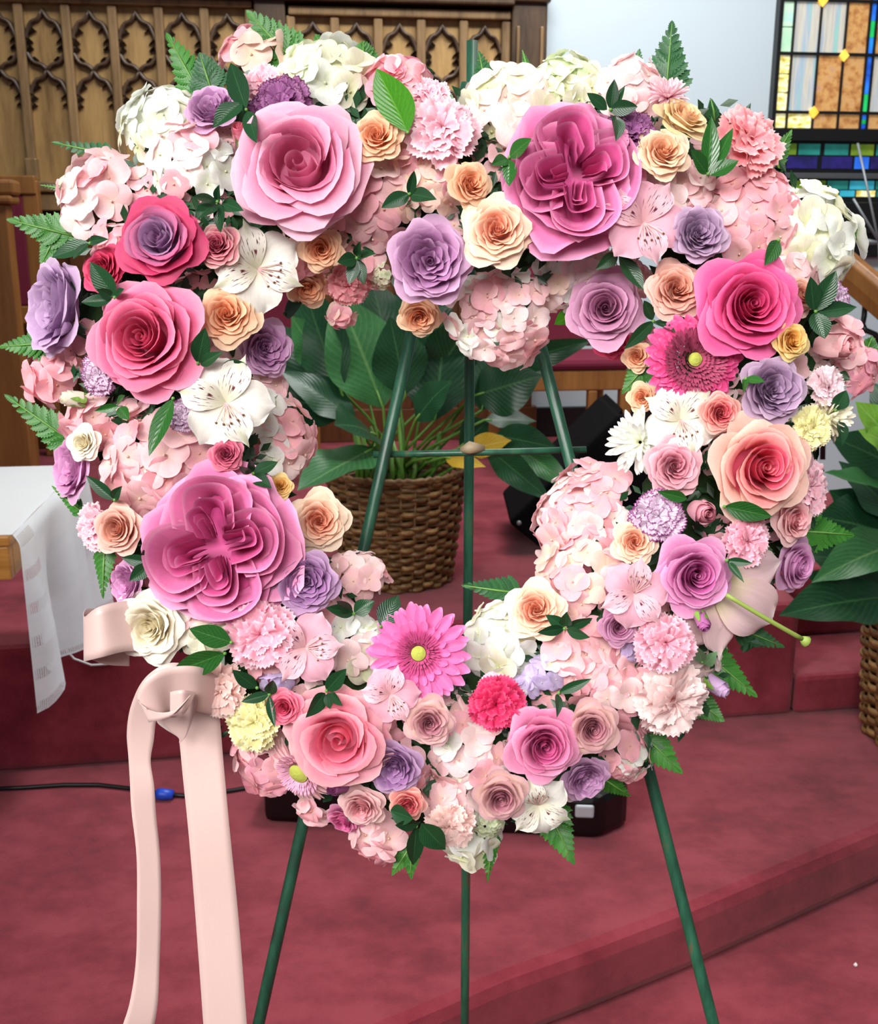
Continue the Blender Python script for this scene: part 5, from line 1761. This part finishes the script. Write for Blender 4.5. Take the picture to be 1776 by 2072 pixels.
R('spiral', 'dusty peach', 1612, 600, 40, 'coral pink rose petals between the deep pink rose and dark leaves', tilt=(.4, .1), dz=.004)
R('spiral', 'light orchid', 1600, 1140, 58, 'orchid lilac rose at the rim behind the lily', tilt=(.8, -.3), dz=-.006)
R('cup', 'lavender', 430, 225, 56, 'lavender rose behind the dark leaves at the top of the lobe', tilt=(-.1, .5), dz=-.002)
R('bud', 'lilac', 1445, 1385, 34, 'lilac bud at the rim beside the blush carnation', tilt=(.9, -.7), dz=0, sepals=3)
R('bud', 'cream', 152, 808, 30, 'green and white bud lying at the rim beside the hot pink rose', tilt=(-1.6, .1), dz=.014, sepals=6)
R('cup', 'crimson', 1240, 690, 40, 'crimson underside of a rose below the mauve rose', tilt=(-.3, -.9), dz=-.012)
R('spray', 'salt pink', 790, 165, 50, 'pink rose behind the bright green leaf', tilt=(-.2, .7), dz=-.002)
R('spray', 'mid pink', 700, 1655, 40, 'lilac pink rose at the lower rim under the purple bud', tilt=(-.4, -.8), dz=-.008)

# ------------------------------------------------------------------ carnations and chrysanthemums
K = carnation
K('dark variegated carnation', 570, 215, 68, 'purple and white carnation above the largest light pink rose', tilt=(-.2, .3), dz=.008)
K('dark variegated carnation', 1276, 268, 52, 'purple and white carnation beside the magenta garden rose', tilt=(.1, .4), dz=.008)
K('variegated carnation', 205, 757, 48, 'white carnation with purple edges beside the hot pink rose', tilt=(-.3, -.2), dz=.004)
K('variegated carnation', 372, 838, 36, 'small purple-edged carnation under the white alstroemeria', dz=.004)
K('variegated carnation', 1330, 1045, 58, 'purple-edged white carnation above the orchid pink rose', tilt=(-.05, .1), dz=.016)
K('variegated carnation', 1690, 605, 36, 'purple-edged carnation behind the dark leaf cluster at the rim', tilt=(.7, 0), dz=-.002)
K('soft pink carnation', 895, 265, 78, 'pink carnation at the notch beside the bright green leaf', tilt=(.05, .2), dz=.014)
K('pink carnation', 530, 1282, 76, 'pink carnation below the biggest garden rose', tilt=(-.1, -.05), dz=.014)
K('salmon carnation', 1512, 290, 78, 'salmon carnation at the rim before the stained glass window', tilt=(.45, .35), dz=.01, aspect=1.15, adir=2.2)
K('pink carnation', 1345, 1300, 66, 'pink carnation with salmon centre below the pale lily', tilt=(.1, -.1), dz=.016)
K('blush carnation', 1358, 1415, 84, 'large blush carnation at the lower rim over the carpet', tilt=(.35, -.4), dz=.006)
K('yellow carnation', 518, 1460, 62, 'pale yellow carnation beside the wide ribbon tail', tilt=(-.3, -.1), dz=.01)
K('peach carnation', 450, 1398, 62, 'peachy pink carnation beside the ribbon bow', tilt=(-.4, -.15), dz=.006)
K('pink carnation', 1508, 1095, 54, 'coral pink carnation under the coral-centred rose', tilt=(.3, -.1), dz=.012)
K('soft pink carnation', 197, 1065, 54, 'pink carnation at the rim before the lace cloth', tilt=(-.8, 0), dz=0)
K('soft pink carnation', 1630, 985, 58, 'pink carnation at the rim before the window-side peace lily', tilt=(.8, 0), dz=0, aspect=1.25, adir=1.57)
K('white pink carnation', 1672, 785, 46, 'white and pink carnation beside the purple cupped rose', tilt=(.45, .05), dz=.008)
K('yellow carnation', 1640, 868, 46, 'pale yellow carnation above the coral-centred rose', tilt=(.35, 0), dz=.012)
K('soft pink carnation', 530, 172, 48, 'pink carnation between the two dark leaves and the cream hydrangea', tilt=(-.1, .4), dz=0)
K('soft pink carnation', 868, 195, 46, 'small pink carnation behind the notch carnation', tilt=(0, .6), dz=-.004)
K('crimson carnation', 1003, 1425, 58, 'crimson carnation beside the mid-pink rose', tilt=(0, 0), dz=.014)
K('salmon carnation', 705, 575, 50, 'dusky pink carnation hanging over the opening behind the dark leaves', tilt=(.1, -.8), dz=-.01)
K('peach carnation', 908, 1668, 54, 'pale peach double flower above the white hydrangea at the tip', tilt=(0, -.35), dz=.012)
K('pink carnation', 1000, 1395, 36, 'crimson and pink carnation florets above the crimson carnation', dz=.004)
MUMROWS = ((16, 1.0, .085, .05, -.12), (16, .95, .085, .25, -.05), (14, .82, .085, .48, .06), (12, .62, .085, .75, .12), (9, .42, .08, 1.0, .1), (5, .25, .07, 1.2, .05))
mum('white chrysanthemum', 1295, 895, 72, 'white spiky chrysanthemum on the inner edge before the black speaker', MUMROWS, tilt=(-.35, -.05), dz=.004)
mum('cream chrysanthemum', 1672, 845, 56, 'white chrysanthemum at the outer rim beside the yellow carnation', MUMROWS, tilt=(.6, .05), dz=.002)
mum('white pink carnation', 1350, 198, 46, 'white-tipped pink chrysanthemum before the white wall', MUMROWS, tilt=(.15, .8), dz=0)

# ------------------------------------------------------------------ gerberas
gerbera('pink gerbera', 848, 1322, 108, 'pink gerbera with long petals and yellow-green centre at the heart opening',
        ((22, .3, 1.0, .118, .04, .12, -.05), (20, .3, .93, .112, .06, .18, -.04), (18, .34, .60, .075, .09, .20, -.02)), (0.14, 0.05),
        ((.15, 40, .12, 1.0, .014), (.2, 44, .16, .7, .014), (.26, 44, .20, .5, .016)), M_DISC_RED, tilt=(-.1, .12), dz=.018)
gerbera('hot gerbera', 1403, 728, 100, 'hot pink double gerbera under the deep pink rose',
        ((26, .4, 1.0, .12, .02, .02, -.10), (26, .42, .90, .11, .05, .09, -.08), (25, .44, .80, .10, .07, .14, -.06), (25, .46, .70, .08, .08, .16, -.04)), (0.14, 0.06),
        ((.15, 34, .12, 1.1, .02), (.2, 40, .16, 1.0, .024), (.27, 44, .18, .9, .028), (.35, 48, .2, .8, .03), (.43, 52, .2, .7, .03), (.5, 54, .2, .6, .03)), M_DISC_GOLD, tilt=(.02, -.05), dz=.008)
gerbera('pale gerbera', 608, 1560, 80, 'pale pink gerbera half hidden under the large salmon-pink rose',
        ((30, .3, 1.0, .06, .02, .0, -.14), (30, .3, .9, .055, .06, .08, -.1)), (0.26, 0.08),
        ((.28, 50, .14, 1.0, .016), (.36, 54, .18, .7, .018), (.45, 56, .2, .5, .02)), M_DISC_PALE, tilt=(-.45, -.45), dz=0)

# ------------------------------------------------------------------ alstroemerias and the lily
A_ = alstro
A_('white', 520, 545, 92, 'white alstroemeria hanging on the inner edge beside the peach roses', tilt=(.2, -.05), spin=1.2)
A_('white', 458, 815, 96, 'white alstroemeria with brown dashes under the hot pink rose', tilt=(.05, 0), spin=.4, dz=.016)
A_('pink', 1300, 452, 88, 'pale pink striped alstroemeria beside the magenta garden rose', tilt=(.05, .0), spin=.3, dz=.02)
A_('white', 1375, 850, 80, 'white alstroemeria above the white chrysanthemum', tilt=(0, .1), spin=.2)
A_('pink', 1282, 1200, 72, 'dark-striped pink alstroemeria beside the orchid pink rose', tilt=(0, 0), spin=2.9, dz=.02)
A_('pink', 618, 1310, 76, 'striped pink alstroemeria between the pink carnation and white hydrangea', tilt=(0, .05), spin=1.6)
A_('pink', 790, 1405, 60, 'small striped pink alstroemeria above the antique mauve rose', tilt=(0, 0), spin=.6, dz=.016)
A_('white', 1088, 1625, 68, 'white alstroemeria with brown dashes at the lower rim beside the black case', tilt=(.1, -.3), spin=3.4)
ly = thing('lily', 'large pale pink lily with a long green style at the rim over the carpet', 'lily flower', frame_at(1440, 1180, surf(1440, 1180)[0] + .006, (.25, -.3), 0, px(10)))
S_ = 10.0
for a, L, Wd, rise, curl, pt in ((-34, 180, 62, .10, .18, .04), (-78, 165, 38, .05, .12, .12), (-108, 150, 60, .0, .10, .06), (8, 165, 46, .05, .22, .04)):
    me = broad_petal(L / S_, Wd / S_, rise, curl, pt, int(L), .10, .6, 11, 14, .018)
    me.materials.append(HP['lily'])
    inst('petal', me, ly, RZ(math.radians(a)), None)
t = np.linspace(0, 1, 10)
pts = np.stack([1 + 17.0 * t, -1 - 10.6 * t, 4.2 + 2.2 * np.sin(t * 2.6)], 1)
M_STYLE = simple('pale green style', hx('869a48'), 0.5, 0.3)
so = MB().tube(pts, np.linspace(.42, .5, 10), 8).build('style', M_STYLE, ly)
MB().tube([pts[-1], pts[-1] + [.5, -.3, 0], pts[-1] + [1.0, -.7, 0], pts[-1] + [1.3, -.9, 0]], [.6, .9, 1.25, .9], 10).build('stigma', M_STYLE, so)

# ------------------------------------------------------------------ leaves: (base u, base v, tip u, tip v, width)
sprig('two dark leaves before the lavender rose at the top of the screen-side lobe', [(498, 222, 465, 125, 46), (488, 208, 430, 255, 44), (500, 225, 520, 290, 34)])
sprig('single large bright green leaf standing at the notch', [(825, 268, 762, 136, 78)], M_BRIGHT, .035)
sprig('grey-green leaf behind the notch carnation', [(905, 235, 886, 168, 44)], M_SAGE, .0)
sprig('three oval leaves between the cream-edged peach rose and the garden rose', [(1030, 318, 1074, 280, 36), (1028, 322, 995, 332, 28), (1030, 322, 1030, 378, 30)], M_SALAL)
sprig('leaf cluster under the pale green-white hydrangea', [(1235, 222, 1243, 160, 26), (1238, 222, 1264, 172, 20), (1232, 222, 1290, 216, 32), (1228, 222, 1188, 188, 26), (1248, 235, 1248, 282, 34)], M_RUSCUS)
sprig('four dark leaves before the salmon carnation', [(1432, 352, 1440, 235, 38), (1436, 350, 1484, 256, 30), (1430, 352, 1396, 303, 38), (1436, 354, 1494, 324, 34)], M_SALAL)
sprig('bow-tie pair of dark leaves above the lavender rose', [(828, 392, 772, 420, 34), (830, 392, 881, 402, 34), (829, 398, 838, 345, 20)])
sprig('dark leaf sprig beside the largest light pink rose', [(440, 408, 390, 398, 26), (440, 408, 442, 375, 20), (442, 410, 447, 472, 24), (435, 410, 400, 440, 40), (450, 410, 490, 425, 30)])
sprig('dark leaves above the lilac rose', [(182, 492, 103, 520, 36), (180, 488, 216, 484, 20), (178, 492, 148, 525, 18)])
sprig('dark leaves before the crimson rose', [(232, 602, 182, 530, 44), (228, 602, 196, 585, 22), (226, 606, 165, 612, 26), (232, 600, 250, 585, 20)])
sprig('dark star of leaves hanging over the opening beside the lavender rose', [(722, 522, 683, 530, 30), (722, 520, 758, 512, 24), (722, 524, 706, 575, 28), (724, 524, 736, 576, 26), (722, 520, 728, 490, 20)])
sprig('dark leaves under the pale pink striped alstroemeria', [(1250, 512, 1312, 502, 34), (1250, 514, 1205, 545, 28), (1252, 516, 1302, 586, 34)])
sprig('dark leaves between the mauve rose and the hot pink gerbera', [(1322, 650, 1264, 706, 28), (1324, 650, 1366, 670, 26), (1320, 648, 1302, 608, 26)])
sprig('cluster of dark leaves at the rim before the stair rail', [(1650, 630, 1692, 548, 44), (1652, 632, 1736, 620, 34), (1648, 632, 1668, 686, 44), (1646, 628, 1640, 560, 34)])
sprig('dark leaves between the yellow-edged peach rose and the white alstroemeria', [(400, 735, 415, 664, 40), (405, 738, 450, 712, 26), (445, 745, 500, 738, 28)])
sprig('long drooping green leaf under the hot pink rose', [(350, 806, 300, 922, 40), (240, 822, 190, 832, 18), (240, 825, 262, 850, 26), (236, 818, 252, 800, 18)], M_SALAL)
sprig('dark leaves above the biggest garden rose', [(512, 958, 562, 934, 28), (512, 962, 548, 986, 30), (510, 956, 505, 928, 16), (508, 958, 484, 944, 18)])
sprig('dark leaf beside the orchid rose before the lace cloth', [(232, 1012, 173, 962, 26), (228, 1010, 245, 985, 22)])
sprig('small leaf above the orchid-lilac rose at the rim', [(302, 1142, 262, 1176, 32), (300, 1140, 245, 1128, 26), (300, 1140, 290, 1112, 20)], M_RUSCUS)
sprig('bright leaf between the white rose and the pink carnation', [(468, 1300, 383, 1272, 46)], M_SALAL, .036)
sprig('bright oval leaf above the ribbon bow', [(455, 1322, 346, 1362, 52)], M_SALAL, .036)
sprig('dark leaf beside the lilac florets under the pink carnation', [(520, 1392, 470, 1356, 32)])
sprig('dark twig above the pale yellow carnation', [(545, 1405, 488, 1420, 22), (545, 1408, 555, 1472, 18), (546, 1405, 552, 1375, 26)])
sprig('dark leaves above the large salmon-pink rose', [(660, 1398, 700, 1354, 34), (658, 1402, 620, 1452, 34), (664, 1402, 668, 1435, 22), (668, 1400, 692, 1428, 20)])
sprig('dark leaves on the inner edge below the pale pink florets', [(716, 1242, 660, 1230, 28), (716, 1240, 757, 1216, 36), (712, 1238, 680, 1216, 22)])
sprig('grey-green dark leaf standing beside the pink gerbera', [(770, 1268, 806, 1204, 48)])
sprig('dark rosette of small leaves beside the large cream-peach rose', [(1142, 1272, 1088, 1280, 22), (1142, 1270, 1104, 1244, 26), (1146, 1270, 1199, 1250, 24), (1146, 1274, 1192, 1290, 24), (1144, 1268, 1146, 1240, 26)])
sprig('dark slim leaf above the window-side antique rose', [(1130, 1402, 1196, 1374, 22), (1128, 1404, 1128, 1450, 20)])
sprig('green leaf under the coral-centred rose', [(1465, 1025, 1562, 1046, 40), (1390, 1010, 1330, 994, 24)], M_SALAL)
sprig('small dark leaves above the pale lily', [(1470, 1134, 1522, 1140, 18), (1472, 1136, 1505, 1178, 15)], M_RUSCUS, .045)
sprig('dark leaves at the tip of the heart', [(842, 1672, 836, 1752, 36), (852, 1666, 902, 1722, 50), (790, 1640, 836, 1656, 44), (846, 1668, 800, 1670, 26)], dz=.05)
sprig('small leaf beside the purple cupped rose', [(1508, 766, 1546, 772, 20), (1508, 768, 1504, 792, 14)], M_SALAL, .035)
sprig('dark leaf beside the white and pink carnation at the rim', [(1690, 830, 1712, 790, 36), (1700, 850, 1705, 900, 30)])
sprig('curled olive leaf between the rose pink and white hydrangeas', [(1575, 486, 1548, 536, 32)], M_SALAL, .02)
sprig('bright leaf tip in the opening beside the mauve rose', [(1165, 632, 1122, 656, 34)], M_BRIGHT, -.02)
sprig('pale green bud leaves beside the blush carnation', [(1420, 1340, 1410, 1310, 24), (1425, 1345, 1450, 1320, 26)], M_SAGE, 0)
sprig('dark leaf hanging into the opening beside the lavender rose', [(575, 635, 610, 612, 40)], M_RUSCUS, -.03)

# ------------------------------------------------------------------ satin ribbon bow


def satin():
    k = NT('pale pink satin ribbon')
    tc, U, V = k.uv()
    nz = k.noise(tc.outputs['UV'], 1.0, 3, 0.6, (180, 30, 1))
    col = k.mix(nz, hx('d9bab4'), hx('e0c3bd'))
    return k.bsdf(col, 0.36, 0.45, k.bump(nz, 0.05, 0.001), 0.22, 0, 0.3)


M_SATIN = satin()
rb = thing('ribbon_bow', 'pale pink satin ribbon bow with two long tails hanging from the heart', 'ribbon', Matrix.Translation(Vector(P(365, 1400, 0.97))))
q = rb.matrix_basis.inverted()


def smooth_path(a, n):
    a = np.asarray(a, float)
    t = np.linspace(0, len(a) - 1, n)
    out = np.zeros((n, a.shape[1]))
    for i, x in enumerate(t):
        k = min(int(x), len(a) - 2)
        f = x - k
        p0, p1, p2, p3 = a[max(k - 1, 0)], a[k], a[k + 1], a[min(k + 2, len(a) - 1)]
        out[i] = 0.5 * (2 * p1 + (p2 - p0) * f + (2 * p0 - 5 * p1 + 4 * p2 - p3) * f ** 2 + (3 * p1 - p0 - 3 * p2 + p3) * f ** 3)
    return out


def ribbon(name, path, n=50, nu=7):
    """path rows: edge A (u, v, depth), edge B (u, v, depth)."""
    s = smooth_path(path, n)
    X = np.zeros((n, nu, 3))
    for i in range(n):
        A, B = P(*s[i, :3]), P(*s[i, 3:])
        for j in range(nu):
            f = j / (nu - 1)
            X[i, j] = q @ Vector(A + (B - A) * f)
    m = MB().grid(X[..., 0], X[..., 1], X[..., 2])
    o = m.build(name, M_SATIN, rb)
    so = o.modifiers.new('solid', 'SOLIDIFY')
    so.thickness = 0.0006
    return o


ribbon('loop', [(262, 1245, .985, 262, 1348, .985), (215, 1234, .98, 215, 1345, .975), (176, 1232, .962, 180, 1333, .960), (172, 1248, .945, 172, 1338, .945),
                (200, 1228, .93, 205, 1330, .93), (250, 1216, .945, 255, 1318, .94), (300, 1216, .96, 300, 1320, .955)][::-1], 50)
ribbon('tail', [(440, 1368, .955, 440, 1450, .96), (392, 1348, .935, 392, 1440, .95), (340, 1342, .925, 372, 1440, .94), (293, 1372, .93, 338, 1440, .945), (266, 1425, .95, 318, 1452, .955), (257, 1480, .965, 311, 1500, .965),
                (260, 1530, .97, 305, 1540, .97), (263, 1580, .97, 312, 1590, .97), (266, 1640, .97, 316, 1650, .975), (276, 1730, .97, 324, 1735, .975), (277, 1830, .97, 326, 1830, .975),
                (275, 1940, .97, 323, 1940, .975), (262, 2030, .965, 318, 2040, .97), (235, 2120, .96, 300, 2130, .97), (215, 2260, .96, 280, 2270, .97)], 80)
ribbon('tail', [(352, 1420, .975, 432, 1410, .975), (362, 1490, .975, 444, 1450, .975), (370, 1570, .975, 452, 1540, .975), (383, 1700, .97, 466, 1690, .97), (396, 1860, .97, 482, 1850, .97),
                (410, 2050, .965, 497, 2040, .965), (424, 2260, .96, 512, 2250, .96)], 60)
ribbon('loop', [(450, 1375, .95, 440, 1450, .955), (405, 1350, .915, 398, 1440, .93), (345, 1350, .905, 345, 1442, .925), (298, 1372, .9, 330, 1450, .915), (278, 1412, .905, 300, 1462, .905), (300, 1436, .9, 343, 1450, .89), (340, 1446, .893, 366, 1428, .886),
                (368, 1440, .89, 385, 1405, .89)], 46)
ribbon('knot', [(345, 1452, .905, 345, 1400, .90), (368, 1448, .897, 368, 1396, .892), (385, 1424, .90, 396, 1400, .905)], 16)
ribbon('loop', [(398, 1402, .915, 318, 1448, .925), (396, 1430, .92, 318, 1462, .935), (388, 1460, .93, 335, 1476, .94), (376, 1490, .94, 360, 1492, .942), (364, 1503, .945, 362, 1503, .945)], 30)
